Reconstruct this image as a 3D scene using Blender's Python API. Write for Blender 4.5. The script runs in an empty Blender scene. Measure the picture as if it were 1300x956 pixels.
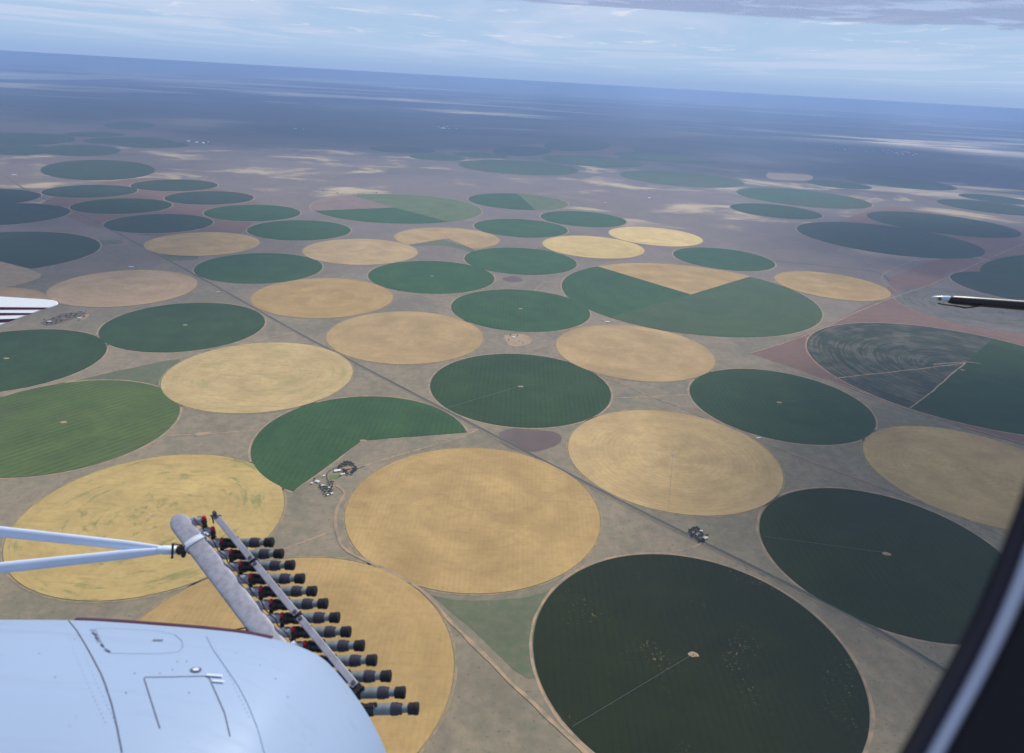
import bpy, bmesh, math, random
from mathutils import Vector, Matrix, noise
from mathutils.bvhtree import BVHTree
R = math.radians
random.seed(7)
sc = bpy.context.scene
col = sc.collection

# ------------------------------------------------------------------ survey of the ground (metres, x right, y ahead)
FC = {"B":[52.8,3089.4,421.8],"C":[-95.0,2051.9,419.1],"D":[655.4,2499.0,410.8],"E":[1263.9,3074.8,410.3],"I":[668.4,3665.0,427.5],"J":[-583.3,3699.0,423.8],"K":[-1161.2,3063.5,419.6],"L":[-1782.0,3662.6,410.9],"M":[-1204.9,4325.2,432.2],"N":[-2441.4,4288.2,417.1],"O":[-1822.2,4939.7,430.2],"T":[42.7,4307.3,435.5],"U":[-598.5,4967.9,446.7],"V":[-1246.0,5601.9,449.6],"W":[32.0,5597.7,447.5],"X":[670.4,6270.0,449.9],"Y":[1328.9,6903.9,449.4],"Z":[1778.2,6083.8,424.0],"AA":[2420.7,5363.2,414.5],"AB":[1212.1,4866.9,883.2],"AC":[23.6,6943.8,455.9],"AD":[683.8,7629.9,455.9],"AE":[-20.8,8560.3,591.9],"AH":[-1933.5,6271.2,438.9],"AJ":[-2588.8,6936.8,441.8],"AL":[-3845.8,6903.2,436.3],"R":[-1095.4,1911.9,392.0],"F":[1226.8,1931.4,387.6],"G":[507.6,1451.7,409.4],"H":[1841.4,2496.4,405.0],"S":[-513.9,1334.1,418.5],"A":[-555.9,2477.1,411.8],"P":[-2354.4,3075.5,410.0],"Q":[-1730.2,2488.6,412.4],"AF":[-1302.8,7679.2,896.6],"AG":[-626.0,6272.5,460.3],"AI":[-2487.7,5555.7,421.4],"AK":[-3150.9,6217.4,432.3],"AM":[-3293.3,7619.9,439.2],"AN":[-3980.8,8303.1,454.5],"AO":[-4557.0,7608.9,440.7],"AP":[-5268.7,6905.5,532.4],"AQ":[-4563.3,6227.7,528.0],"AR":[-3741.6,4979.0,663.0],"AS":[-3044.9,3754.3,391.3],"AT":[-5354.6,9132.9,606.2],"AU":[-8132.8,12196.9,592.0],"AV":[-6791.7,12684.0,701.3],"AV2":[-6199.4,12347.9,538.0],"AW":[-6629.8,11000.1,514.9],"AX":[-8330.8,15635.3,490.2],"AY":[-7842.3,13459.9,489.1],"BA":[-1483.1,12874.3,488.5],"BB":[-764.7,13673.5,499.2],"BC":[-55.4,12097.9,985.8],"BD":[1319.4,13792.8,943.5],"BE":[2892.8,15449.8,975.3],"BF":[2573.8,11809.3,984.0],"BG":[3993.7,10325.5,904.3],"BH":[3161.8,8944.7,543.6],"BI":[5284.0,12193.4,497.4],"BJ":[5071.7,8690.2,813.9],"BK":[3849.2,7488.9,884.8],"BL":[4734.6,6331.8,516.2],"BM":[4069.5,5626.6,511.5],"BN":[7432.6,11481.4,493.0],"BO":[6746.9,10452.2,677.8],"BP":[6721.8,13049.6,880.1],"BR":[1332.4,17152.2,687.9],"BS":[-2257.7,13910.0,612.0],"BT":[2453.6,3651.6,795.5],"BU":[3307.7,4931.0,549.2],"BV":[20.5,14890.7,561.0],"BW":[-7131.3,10521.9,337.0]}
EL = {"AT":[[-4748.1,9405.6],[-4665.8,9199.3],[-4620.0,8997.7],[-4610.7,8810.2],[-4636.4,8644.5],[-4694.0,8506.6],[-4779.8,8400.9],[-4889.5,8330.5],[-5018.3,8297.1],[-5161.3,8301.6],[-5313.0,8344.0],[-5467.9,8423.1],[-5619.9,8536.8],[-5762.7,8681.8],[-5889.6,8853.3],[-5994.0,9045.0],[-6069.4,9248.6],[-6109.9,9454.4],[-6111.1,9651.1],[-6070.5,9826.6],[-5988.6,9969.2],[-5868.8,10068.4],[-5717.7,10116.6],[-5545.0,10110.0],[-5361.7,10049.1],[-5180.0,9938.7],[-5011.2,9787.2],[-4864.7,9605.5]],"AU":[[-7639.1,12517.5],[-7535.1,12307.5],[-7468.2,12093.8],[-7439.7,11887.4],[-7449.2,11697.8],[-7494.6,11532.8],[-7572.5,11398.6],[-7678.6,11300.0],[-7807.9,11239.9],[-7954.7,11220.4],[-8113.3,11241.9],[-8277.3,11303.8],[-8440.1,11404.2],[-8594.8,11540.0],[-8734.5,11706.3],[-8852.2,11896.9],[-8941.3,12103.9],[-8995.8,12317.7],[-9011.1,12527.3],[-8984.4,12720.9],[-8915.4,12886.8],[-8806.6,13013.9],[-8663.6,13093.5],[-8494.6,13119.8],[-8309.9,13090.9],[-8121.1,13008.9],[-7939.6,12879.7],[-7776.0,12712.2]],"BL":[[5384.5,6520.8],[5254.5,6367.2],[5103.6,6220.2],[4940.2,6086.3],[4772.2,5970.7],[4606.9,5877.2],[4450.8,5808.6],[4309.4,5766.8],[4187.9,5752.8],[4090.4,5766.9],[4020.9,5808.7],[3982.4,5877.4],[3977.6,5970.9],[4008.1,6086.6],[4074.5,6220.5],[4175.8,6367.6],[4309.3,6521.2],[4470.0,6673.6],[4650.6,6816.0],[4841.4,6939.4],[5030.9,7035.0],[5207.0,7095.5],[5357.5,7116.3],[5472.5,7095.4],[5544.5,7034.8],[5570.0,6939.1],[5549.1,6815.7],[5485.2,6673.2]],"BR":[[2072.0,17638.3],[2011.4,17264.5],[1915.0,16897.1],[1789.5,16553.4],[1642.4,16248.0],[1481.1,15992.0],[1313.0,15793.6],[1144.8,15658.8],[983.1,15591.0],[833.7,15592.1],[702.4,15661.9],[594.2,15798.8],[514.2,15999.0],[466.5,16256.6],[454.7,16563.4],[481.4,16908.0],[547.6,17275.9],[652.4,17649.6],[792.5,18008.9],[961.8,18332.1],[1151.5,18597.6],[1350.7,18786.2],[1546.6,18883.7],[1726.5,18882.1],[1878.6,18781.8],[1993.5,18590.5],[2065.3,18322.9],[2091.2,17998.4]],"BW":[[-6995.2,10859.1],[-6921.9,10721.4],[-6871.8,10582.9],[-6846.5,10450.3],[-6846.5,10329.9],[-6870.8,10226.8],[-6917.8,10145.1],[-6984.9,10087.9],[-7068.8,10057.3],[-7165.9,10054.3],[-7272.1,10079.1],[-7382.8,10130.7],[-7493.4,10207.4],[-7598.9,10306.2],[-7694.4,10423.4],[-7775.0,10553.8],[-7836.2,10691.6],[-7874.3,10830.1],[-7886.3,10962.0],[-7870.7,11079.8],[-7827.5,11176.6],[-7758.6,11246.2],[-7667.4,11284.1],[-7559.1,11287.8],[-7440.1,11257.1],[-7317.4,11193.9],[-7198.0,11102.5],[-7088.8,10988.6]],"BV":[[591.1,15319.4],[568.0,15074.1],[516.5,14830.1],[440.2,14599.1],[343.8,14391.5],[232.6,14215.5],[111.8,14077.9],[-13.4,13983.1],[-137.5,13934.4],[-255.8,13933.2],[-363.3,13979.6],[-455.5,14072.1],[-528.5,14207.7],[-578.4,14381.8],[-602.2,14588.0],[-597.7,14818.1],[-563.9,15061.8],[-501.1,15307.2],[-411.3,15541.4],[-298.3,15750.7],[-167.8,15922.0],[-26.9,16043.9],[115.9,16108.0],[252.0,16109.6],[373.0,16048.6],[471.8,15929.4],[542.8,15760.3],[583.0,15552.6]],"AX":[[-7984.4,16037.3],[-7899.3,15834.3],[-7839.4,15628.5],[-7806.6,15430.1],[-7801.7,15248.4],[-7823.8,15091.3],[-7871.3,14965.1],[-7941.4,14874.5],[-8030.7,14822.9],[-8135.4,14812.0],[-8250.8,14842.2],[-8372.2,14912.5],[-8494.5,15020.4],[-8612.2,15161.8],[-8720.0,15331.4],[-8812.3,15522.0],[-8884.2,15725.2],[-8931.2,15931.0],[-8950.0,16128.9],[-8938.5,16307.7],[-8896.3,16457.0],[-8825.2,16567.2],[-8728.6,16631.3],[-8612.0,16644.9],[-8482.2,16607.2],[-8346.9,16520.6],[-8214.0,16391.0],[-8091.0,16226.5]],"AW":[[-6202.1,11286.9],[-6132.2,11126.7],[-6090.7,10964.7],[-6078.4,10808.9],[-6095.0,10666.6],[-6138.4,10543.7],[-6206.0,10445.1],[-6294.1,10374.5],[-6398.8,10334.2],[-6515.4,10325.5],[-6639.1,10348.9],[-6764.8,10403.4],[-6887.2,10487.3],[-7000.9,10597.6],[-7100.5,10730.1],[-7180.9,10879.4],[-7237.4,11039.0],[-7266.2,11201.3],[-7264.5,11357.7],[-7231.3,11499.4],[-7167.3,11618.0],[-7075.3,11705.8],[-6960.2,11757.0],[-6828.5,11768.1],[-6688.2,11738.3],[-6547.6,11669.6],[-6415.1,11566.7],[-6297.9,11436.5]]}
SEC = {"A":[[-560.6,2477.1],[-160.4,2596.9],[-708.1,2107.7]],"AB":[[1235.5,4867.6],[626.9,5556.0],[1841.7,5497.0],[651.5,4291.8]],"AF":[[-1333.2,7659.2],[-2107.2,7181.0],[-1943.2,8294.5],[-651.9,6988.2]],"AE":[[73.8,8560.1],[-37.2,9214.0],[179.6,7991.7]],"BG":[[4023.5,10362.2],[3433.9,9664.3],[4723.4,11131.1]],"AR":[[-3639.2,4769.6],[-3092.7,4484.4],[-4381.1,4727.2]],"AG":[[-617.5,6253.1],[-914.6,5916.4],[-351.3,5867.2]],"BT":[[2536.5,3768.3],[1658.5,3415.8],[1882.3,3089.2],[3008.7,4279.5]]}
MAINROAD = [[-7581.6,9961.6],[-5107.8,7424.8],[-3503.2,5959.2],[-2078.6,4568.0],[-1191.9,3671.3],[-748.0,3243.1],[-115.3,2641.0],[196.9,2348.6],[436.2,2121.0],[599.8,1973.6],[840.9,1758.7],[1039.8,1570.6],[1146.4,1442.4],[1295.5,1283.2]]
TRACKS = [[[-2138.5,2625.0],[-2106.6,2671.9],[-1944.1,2852.0],[-1790.9,3025.4],[-1506.0,3306.3],[-1174.0,3654.9]],[[-1298.8,2430.4],[-1160.3,2460.4],[-978.5,2516.2]],[[448.0,3008.7],[647.8,3058.0],[847.8,3107.8]],[[420.2,3305.8],[542.6,3185.5],[649.9,3071.6],[765.5,2966.4],[872.5,2859.3],[987.7,2738.5],[1111.4,2608.1],[1274.8,2457.2],[1442.0,2311.6],[1584.6,2193.3],[1689.8,2073.3],[1776.9,1987.2]],[[-114.6,2630.5],[-264.4,2584.1],[-427.4,2513.6],[-555.9,2475.1],[-614.3,2326.5],[-669.9,2191.8],[-707.4,2105.3]],[[-114.6,2630.5],[-182.2,2553.4],[-299.4,2460.9],[-417.3,2366.9],[-512.4,2286.2],[-583.4,2201.3]],[[-577.5,2144.4],[-552.9,2121.7],[-538.0,2093.4],[-539.8,2035.5],[-533.3,1967.6],[-517.8,1895.8],[-485.8,1825.7],[-452.6,1786.2],[-364.5,1734.8],[-250.1,1664.4],[-179.4,1598.4],[-119.4,1518.2],[-34.4,1419.4],[46.4,1325.4],[119.9,1246.7],[194.8,1159.3],[291.8,1056.1]],[[-517.8,1895.8],[-583.6,1832.3],[-654.0,1775.2]],[[533.7,1880.9],[583.4,1895.5],[633.4,1930.6]],[[1315.7,3721.7],[1606.6,3960.4],[1929.3,4257.2],[2240.9,4585.9],[2740.3,5070.3],[3402.5,5669.3],[4190.6,6464.1],[5636.4,7885.2]],[[1929.3,4257.2],[2209.9,4512.9],[2590.1,4549.0],[2885.4,4471.8],[3155.9,4217.7]],[[1602.8,3418.0],[1746.4,3241.4],[1873.1,3070.9],[2031.4,2928.4],[2244.3,2769.4]],[[-5999.0,8298.9],[-5450.7,8294.4],[-5089.3,8455.2]],[[-2911.8,3836.0],[-2752.8,3866.9],[-2613.7,3803.1],[-2773.9,4088.6]],[[-386.8,3025.4],[-322.4,3099.2],[-182.9,3226.4]],[[450.7,4191.8],[544.7,4162.7],[700.7,4071.2],[992.3,3884.8],[1261.7,3876.8]],[[-472.9,4673.3],[-475.7,4962.0],[-210.7,5298.4],[282.1,5726.2],[522.9,5956.2]],[[439.5,5163.8],[583.2,5482.3],[939.3,5830.6],[1229.1,5631.9]],[[-185.0,3256.4],[-36.4,3472.6],[172.4,3647.5],[245.2,3760.0]],[[-827.9,4717.6],[-691.6,4532.4],[-468.4,4396.4]],[[98.5,4618.3],[200.6,4937.3],[329.2,5050.8]],[[4026.3,6969.8],[3622.8,6479.5],[3008.3,5780.5],[2875.8,5242.2]],[[1739.5,4578.2],[1687.7,4841.6],[2212.3,5729.0]],[[2536.5,3768.3],[2276.0,3658.9],[1960.2,3534.0],[1658.5,3415.8]],[[2536.5,3768.3],[2319.5,3543.9],[2079.7,3287.5],[1882.3,3089.2]],[[2326.1,3712.6],[2544.1,3781.4],[2620.9,3769.4]]]
STREAM = [[1699.2,6130.5],[2067.7,6103.4],[2396.1,6067.7],[2646.7,6015.0],[2893.3,5963.2],[3033.7,5863.0],[2976.4,5577.5],[2995.7,5488.2]]
POLY = [["soil","red","",[[1315.7,3721.7],[1941.9,4289.8],[2794.4,5183.5],[3188.2,5327.6],[3655.8,5071.7],[4017.5,4574.4],[2530.4,2578.4],[2207.7,2765.1],[1873.1,3070.9],[1640.9,3362.3]]],["soil","purple","",[[-29.8,2606.1],[36.8,2656.5],[182.9,2646.3],[219.6,2595.4],[191.5,2525.6],[116.0,2465.6],[23.9,2480.0],[-20.9,2532.9]]],["soil","purple","",[[-88.5,5025.3],[-27.3,5105.7],[42.5,5054.1],[43.2,4967.2],[-34.8,4918.5],[-80.9,4961.8]]],["soil","tan","",[[-4414.5,5019.6],[-3620.6,4750.9],[-3085.9,4465.7],[-3068.2,4202.4],[-3234.4,4096.6],[-3793.1,4083.9]]],["soil","red","",[[-4740.7,7400.2],[-4753.4,8184.5],[-4404.2,8759.8],[-3257.8,8031.7],[-2643.2,7284.1],[-2346.5,5873.9],[-2636.9,5638.1],[-3470.7,5882.9],[-3999.5,6267.3],[-4488.0,6648.4]]],["soil","red","",[[-1061.7,12693.5],[-393.2,15424.1],[468.9,17213.4],[1816.6,17912.4],[2491.4,17274.3],[2268.4,15630.3],[1024.3,13286.6],[410.5,14540.1],[-335.9,13505.9]]],["grass","green","",[[-181.7,1617.4],[-67.4,1604.6],[62.5,1625.0],[151.6,1672.0],[168.5,1646.9],[113.7,1536.8],[100.0,1424.3],[110.6,1344.4],[45.6,1369.1],[-59.5,1494.1]]],["grass","green","",[[-1946.4,2838.7],[-1794.9,3005.8],[-1594.6,3185.2],[-1543.0,2977.6],[-1522.0,2873.2],[-1694.4,2883.5],[-1864.9,2876.6]]],["grass","green","",[[-983.7,3176.7],[-936.5,3143.8],[-928.0,3086.8],[-747.0,3010.4],[-773.4,2970.7],[-926.6,3030.5],[-961.6,3062.8]]],["grass","green","",[[-3292.3,5430.9],[-3134.9,5502.9],[-3069.8,5404.3],[-3211.7,5310.5]]],["grass","green","",[[-2615.4,5118.7],[-2421.2,5218.4],[-2325.5,5065.5],[-2485.7,4978.3]]],["grass","green","",[[-675.7,6237.1],[-350.3,5852.7],[-363.5,5762.5],[-611.7,5965.4],[-900.5,5889.6]]],["grass","green","",[[-998.0,3321.2],[-944.3,3254.7],[-936.9,3066.4],[-979.8,3137.4]]],["grass","green","",[[-268.1,5460.2],[23.9,5831.1],[452.3,6511.7],[610.8,6697.4],[287.6,5897.2],[-38.9,5702.7]]],["soil","tan","",[[4518.0,13519.3],[5269.6,13514.2],[4912.5,12586.8],[4305.0,12424.7],[4273.5,12834.2]]],["soil","red","",[[3019.6,7786.4],[3636.1,8294.4],[4478.5,9368.5],[5238.2,9870.7],[5524.0,7979.9],[5000.8,6812.6],[4426.7,6737.3],[4296.8,7328.7],[3858.0,7601.6]]],["soil","red","",[[3054.1,5740.4],[3871.5,6539.6],[4339.3,6715.9],[4074.6,6151.5],[3720.9,6071.3],[3373.4,5615.3],[2794.4,5183.5]]],["sunlit_streak","lit_streak","",[[-31522.8,42618.3],[-34040.4,50356.4],[-33042.5,52990.6],[-28993.8,50730.2],[-27724.7,53404.2],[-26106.4,45643.6],[-26014.9,40951.9],[-26927.9,36350.7]]],["sunlit_streak","lit_streak","",[[-29995.0,85330.2],[-29167.0,104696.8],[-23298.8,113190.8],[-15507.0,108055.6],[-18106.4,87944.1],[-23055.3,82717.1]]],["sunlit_streak","lit_streak","",[[-29247.8,54165.1],[-26342.2,57726.7],[-25297.2,66035.6],[-24304.8,53238.0]]],["soil","tan","",[[-45.9,3789.2],[60.1,3834.0],[113.1,3737.9],[61.2,3629.3],[-20.1,3640.5]]],["soil","tan","",[[-2377.9,3689.3],[-2352.4,3750.4],[-2334.9,3697.2],[-2332.7,3656.2]]],["soil","tan","",[[-1200.9,2455.4],[-1148.1,2475.1],[-1146.1,2455.6],[-1181.3,2438.2]]],["soil","dark","",[[-2509.8,3570.7],[-2494.2,3738.3],[-2403.1,3769.7],[-2377.1,3717.4],[-2422.7,3586.2],[-2464.8,3539.4]]]]
ARMS = [["B",-259.1,2810.1],["F",938.3,1971.7],["G",327.2,1317.3],["A",-885.0,2626.2],["E",1712.8,3208.8],["D",584.4,2190.6],["BT",2647.6,3318.3]]
BLD = [[-597.8,2240.4,22,11,5,0.45,"white","large white shed with a gabled roof above the dark farm lane"],[-573.9,2219.6,15,9,4,0.45,"cream","cream roofed outbuilding below the large white shed"],[-567.1,2262.1,22,14,5,0.4,"terracotta","farmhouse with terracotta roof ringed by dark trees"],[-646.2,2161.3,17,10,4,-0.5,"white","white roofed barn on the left side of the farmyard"],[-663.3,2149.1,7,6,4,0,"white","small white shed standing apart, farthest left in the farmyard"],[-636.2,2200.9,8,5,4,0.9,"cream","tiny cream hut near the edge of the notched green field"],[-622.8,2138.5,10,8,4,0.1,"white","white square shed among the dark trees of the farmyard"],[-611.0,2140.3,6,6,3.5,0.3,"grey","small grey shed between two white sheds in the yard trees"],[-597.5,2129.0,8,6,3.5,0.2,"white","small white shed in the middle of the yard trees"],[-580.1,2092.9,8,7,3.5,0.7,"cream","small cream shed at the right foot of the yard trees"],[-590.1,2083.0,7,6,3.5,0.4,"white","small white shed at the bottom tip of the yard trees"],[634.0,1972.6,12,8,4,0.5,"grey","grey roofed shed inside the dark tree clump beside the main road"],[654.7,1957.6,18,10,4.5,0.5,"cream","cream roofed house at the right end of the roadside tree clump"],[650.8,1995.7,9,7,4,-0.3,"white","small white hut above the roadside tree clump"],[7.8,3759.0,16,10,5,0.2,"white","white building on bare orange ground between two green circles and a golden circle"],[43.4,3713.5,11,8,4,0.2,"grey","low grey building on bare orange ground beside the white building"],[570.8,4137.1,22,8,4,0.2,"white","white roofed shed below the two-tone giant field"],[544.7,4162.7,10,7,4,0.2,"grey","small grey hut next to the white shed below the two-tone giant field"],[1048.9,2692.6,18,6,3,0.3,"white","white trailer like hut beside the dirt track under a dark green circle"],[-2477.2,3592.4,18,10,4,0.2,"white","pale roofed house at the lower end of the left homestead"],[-2440.6,3650.3,15,9,4,0.2,"grey","grey roofed house in the middle of the left homestead"],[-2363.0,3671.3,18,10,4,0.2,"white","white roofed house beside the bare orange yard of the left homestead"],[-2422.6,3787.8,26,9,4,0.1,"grey","long grey shed standing alone above the left homestead"],[-1854.1,4285.3,22,7,4,0.4,"cream","cream shed near the main road right of the brown circle"],[-2639.4,4751.3,34,9,4,0.05,"white","long white shed along the top rim of the brown circle"],[1666.9,9387.3,40,22,6,0.2,"cream","cream shed alone on the open pasture left of a far dark green circle"],[1032.8,8783.0,40,20,6,0.1,"grey","long grey shed alone on the pale open pasture"],[-5873.9,8356.1,50,16,6,0.1,"white","white roofed farm shed beside the far left track"]]
TOWN = [["a",11006.2,20820.8,70,19,2.22],["a",11025.2,21405.2,70,19,0.02],["a",10433.0,21135.8,62,19,0.61],["a",10574.5,20178.1,35,19,1.85],["a",10240.7,21261.5,29,19,2.97],["a",10216.7,20305.1,62,19,2.69],["a",10641.5,21747.8,54,19,0.52],["a",10901.9,21085.2,51,19,2.91],["a",10947.6,21620.4,34,19,1.69],["a",10529.0,20763.0,45,19,2.01],["a",10422.1,20808.3,61,19,0.55],["a",10495.2,21003.7,58,19,0.79],["a",10566.6,20777.0,67,19,1.12],["a",10988.8,21457.9,49,19,0.57],["a",11054.6,21012.2,64,19,1.29],["a",11063.9,21057.9,42,19,1.77],["a",10650.9,20362.9,54,19,0.26],["a",10906.5,21376.7,60,19,2.77],["a",10546.2,20817.9,30,19,1.67],["a",10181.6,20873.4,44,19,2.38],["a",10493.8,21714.0,58,19,1.6],["a",10416.6,20438.5,49,19,2.51],["b",-2160.9,20253.5,83,28,0.46],["b",-2268.2,20318.1,62,28,0.59],["b",-2242.4,20762.4,80,28,1.35],["b",-2390.5,20755.3,67,28,2.8],["b",-1862.6,20512.0,45,28,2.27],["b",-2053.9,20338.0,62,28,0.18],["b",-2171.3,21018.8,89,28,2.46],["b",-2229.5,20243.2,51,28,2.92],["b",-2208.6,20408.8,88,28,3.04],["c",-5667.2,13249.1,31,21,1.68],["c",-5932.9,13065.5,56,21,2.07],["c",-5832.8,13177.4,76,21,2.26],["c",-6012.3,13221.5,60,21,0.89],["c",-5783.5,13035.2,47,21,2.87],["c",-5698.2,13102.2,39,21,1.27],["c",-5631.6,12981.6,34,21,0.42],["c",-5658.0,13024.4,34,21,2.57],["e",9049.6,21069.9,35,16,1.38],["e",8925.0,21086.1,34,16,1.0],["e",8975.7,20782.3,57,16,2.5],["e",9202.7,21985.5,43,16,2.65],["e",9085.2,21082.2,57,16,0.47],["g",-5329.8,17320.8,49,24,0.97],["g",-5352.8,17309.1,37,24,1.67],["g",-5133.9,17289.7,70,24,1.9],["h",9656.0,20537.9,52,16,1.04],["h",9794.5,20859.8,37,16,2.29],["h",9468.8,20527.9,53,16,0.51],["h",9660.3,21028.3,53,16,1.05]]
TREES = [["a",-585.5,2297.4,9],["a",-576.7,2303.0,9],["a",-565.9,2300.2,9],["a",-554.3,2287.2,9],["a",-543.6,2271.5,9],["a",-537.1,2255.4,9],["a",-540.9,2241.2,9],["a",-545.4,2229.8,9],["a",-554.5,2220.6,9],["a",-566.6,2230.1,9],["a",-577.9,2248.1,9],["a",-590.2,2263.4,9],["a",-598.0,2272.1,9],["a",-591.3,2285.9,9],["a",-576.7,2284.7,9],["a",-543.2,2257.5,9],["a",-558.6,2293.5,9],["a",-572.6,2237.7,9],["b",-631.8,2133.5,8],["b",-623.8,2119.2,8],["b",-614.7,2105.1,8],["b",-604.3,2091.4,8],["b",-596.5,2079.9,8],["b",-610.7,2115.5,8],["b",-601.6,2111.5,8],["b",-593.2,2099.9,8],["b",-589.2,2110.3,8],["b",-589.6,2127.8,8],["b",-592.0,2148.0,8],["b",-601.0,2161.5,8],["b",-609.3,2156.4,8],["b",-611.3,2128.1,8],["b",-585.5,2086.0,8],["b",-583.3,2108.4,8],["b",-604.8,2128.8,8],["b",-615.7,2124.1,8],["b",-662.1,2174.2,8],["b",-601.4,2141.8,8],["b",-593.2,2163.3,8],["c",610.4,1987.5,9],["c",620.2,1997.1,9],["c",629.6,2004.5,9],["c",638.5,2009.8,9],["c",643.9,1999.4,9],["c",645.1,1982.2,9],["c",651.0,1974.2,9],["c",643.4,1952.3,9],["c",632.7,1938.8,9],["c",627.9,1950.9,9],["c",623.0,1963.0,9],["c",617.1,1971.0,9],["c",613.8,1979.2,9],["c",630.4,1985.1,9],["c",636.0,1964.3,9],["c",649.1,1944.5,9],["c",663.0,1971.1,9],["d",-2513.6,3609.9,10],["d",-2472.1,3564.2,10],["d",-2449.5,3568.3,10],["d",-2486.8,3641.9,10],["d",-2448.9,3608.2,10],["d",-2471.2,3672.2,10],["d",-2426.0,3612.3,10],["d",-2447.8,3690.4,10],["d",-2417.2,3668.3,10],["d",-2439.5,3720.0,10],["d",-2404.9,3698.3,10],["d",-2412.1,3725.1,10],["d",-2341.6,3627.5,10],["d",-2426.8,3572.3,10],["d",-2350.6,3694.3,10],["e",-17.6,3716.1,8],["e",29.4,3788.8,8],["e",60.9,3678.6,8],["e",-10.6,3795.2,8],["f",-2314.9,8460.9,14],["f",-2120.3,8348.8,14],["f",-1886.4,8407.5,14],["f",-1501.2,8573.3,14],["f",-1701.1,8540.8,14]]
LANES = [[[-590.7,2277.4],[-601.2,2273.4],[-613.0,2263.7],[-624.8,2242.9],[-629.5,2223.2],[-626.7,2201.9],[-618.6,2181.5],[-608.5,2169.5],[-597.2,2168.1]],[[-512.4,2286.2],[-562.5,2230.6],[-588.8,2200.7]]]
LAWN = [[[-615.9,2208.5],[-588.6,2222.3],[-573.8,2207.7],[-586.2,2190.3],[-611.9,2182.3]],[[-585.0,2289.4],[-569.5,2296.9],[-556.0,2275.7],[-572.7,2273.8]]]
PITCH=0.34930750891460977; ROLL=0.05693838905984418

H = 1350.0            # height of the aeroplane above the plain
CAM = Vector((0, 0, H))
# ------------------------------------------------------------------ camera
fwd = Vector((0, math.cos(PITCH), -math.sin(PITCH)))
rt0 = Vector((1, 0, 0)); up0 = rt0.cross(fwd)
rt = math.cos(ROLL)*rt0 + math.sin(ROLL)*up0
up = -math.sin(ROLL)*rt0 + math.cos(ROLL)*up0
cd = bpy.data.cameras.new('camera'); cam = bpy.data.objects.new('camera', cd); col.objects.link(cam)
cam.matrix_world = Matrix(((rt.x, up.x, -fwd.x, 0), (rt.y, up.y, -fwd.y, 0), (rt.z, up.z, -fwd.z, H), (0, 0, 0, 1)))
cd.sensor_width = 36; cd.lens = 910/1300*36; cd.shift_y = -45/1300
cd.clip_start = 0.05; cd.clip_end = 600000
cd.dof.use_dof = True; cd.dof.focus_distance = 400; cd.dof.aperture_fstop = 3.6
sc.camera = cam
def A(x, y, d):        # aeroplane space: metres right / up / ahead of the seat by the cabin window
    return CAM + rt*x + up*y + fwd*d
def V(px, py, d):      # a bearing from the seat (tangents*910) and a distance ahead
    return A((px-650)/910*d, (433-py)/910*d, d)

# ------------------------------------------------------------------ node helper
class NT:
    def __init__(s, tree): s.t = tree; s.n = tree.nodes; s.l = tree.links
    def new(s, k, **kw):
        n = s.n.new(k)
        for a, b in kw.items(): setattr(n, a, b)
        return n
    def put(s, sock, v):
        if hasattr(v, 'links') or isinstance(v, bpy.types.NodeSocket): s.l.new(v, sock)
        elif isinstance(v, (tuple, list)) and len(v) == 3 and sock.type == 'RGBA': sock.default_value = (*v, 1)
        else: sock.default_value = v
    def m(s, op, a, b=None, c=None, clamp=False):
        n = s.new('ShaderNodeMath', operation=op, use_clamp=clamp); s.put(n.inputs[0], a)
        if b is not None: s.put(n.inputs[1], b)
        if c is not None: s.put(n.inputs[2], c)
        return n.outputs[0]
    def mix(s, f, a, b, mode='MIX'):
        n = s.new('ShaderNodeMix', data_type='RGBA', blend_type=mode); s.put(n.inputs[0], f); s.put(n.inputs[6], a); s.put(n.inputs[7], b)
        return n.outputs[2]
    def noise(s, vec, scale, detail=4, rough=.55, dist=0, dim='3D'):
        n = s.new('ShaderNodeTexNoise', noise_dimensions=dim); s.put(n.inputs['Vector'], vec)
        n.inputs['Scale'].default_value = scale; n.inputs['Detail'].default_value = detail
        n.inputs['Roughness'].default_value = rough; n.inputs['Distortion'].default_value = dist
        return n.outputs[0]
    def step(s, v, a, b):   # smooth 0..1 between a and b
        n = s.new('ShaderNodeMapRange', interpolation_type='SMOOTHSTEP'); s.put(n.inputs[0], v)
        n.inputs[1].default_value = a; n.inputs[2].default_value = b
        return n.outputs[0]
    def obj(s): return s.new('ShaderNodeTexCoord').outputs['Object']
    def map(s, v, scale=(1, 1, 1), rot=0, loc=(0, 0, 0)):
        n = s.new('ShaderNodeMapping'); s.put(n.inputs[0], v); n.inputs['Scale'].default_value = scale
        n.inputs['Rotation'].default_value = (0, 0, rot); n.inputs['Location'].default_value = loc
        return n.outputs[0]
    def xyz(s, v):
        n = s.new('ShaderNodeSeparateXYZ'); s.put(n.inputs[0], v); return n.outputs
    def vec(s, x, y, z=0.0):
        n = s.new('ShaderNodeCombineXYZ'); s.put(n.inputs[0], x); s.put(n.inputs[1], y); s.put(n.inputs[2], z); return n.outputs[0]
def material(name):
    m = bpy.data.materials.new(name); m.use_nodes = True
    t = NT(m.node_tree); b = m.node_tree.nodes['Principled BSDF']
    return m, t, b
def plain(name, c, rough=.6, metal=0, var=.12, scale=40, spec=.5, c2=None):
    m, t, b = material(name)
    n = t.noise(t.obj(), scale, 5, .6)
    c2 = c2 or tuple(x*(1-var*2) for x in c)
    t.put(b.inputs['Base Color'], t.mix(t.step(n, .35, .7), c, c2))
    b.inputs['Roughness'].default_value = rough; b.inputs['Metallic'].default_value = metal
    b.inputs['Specular IOR Level'].default_value = spec
    return m
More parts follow.
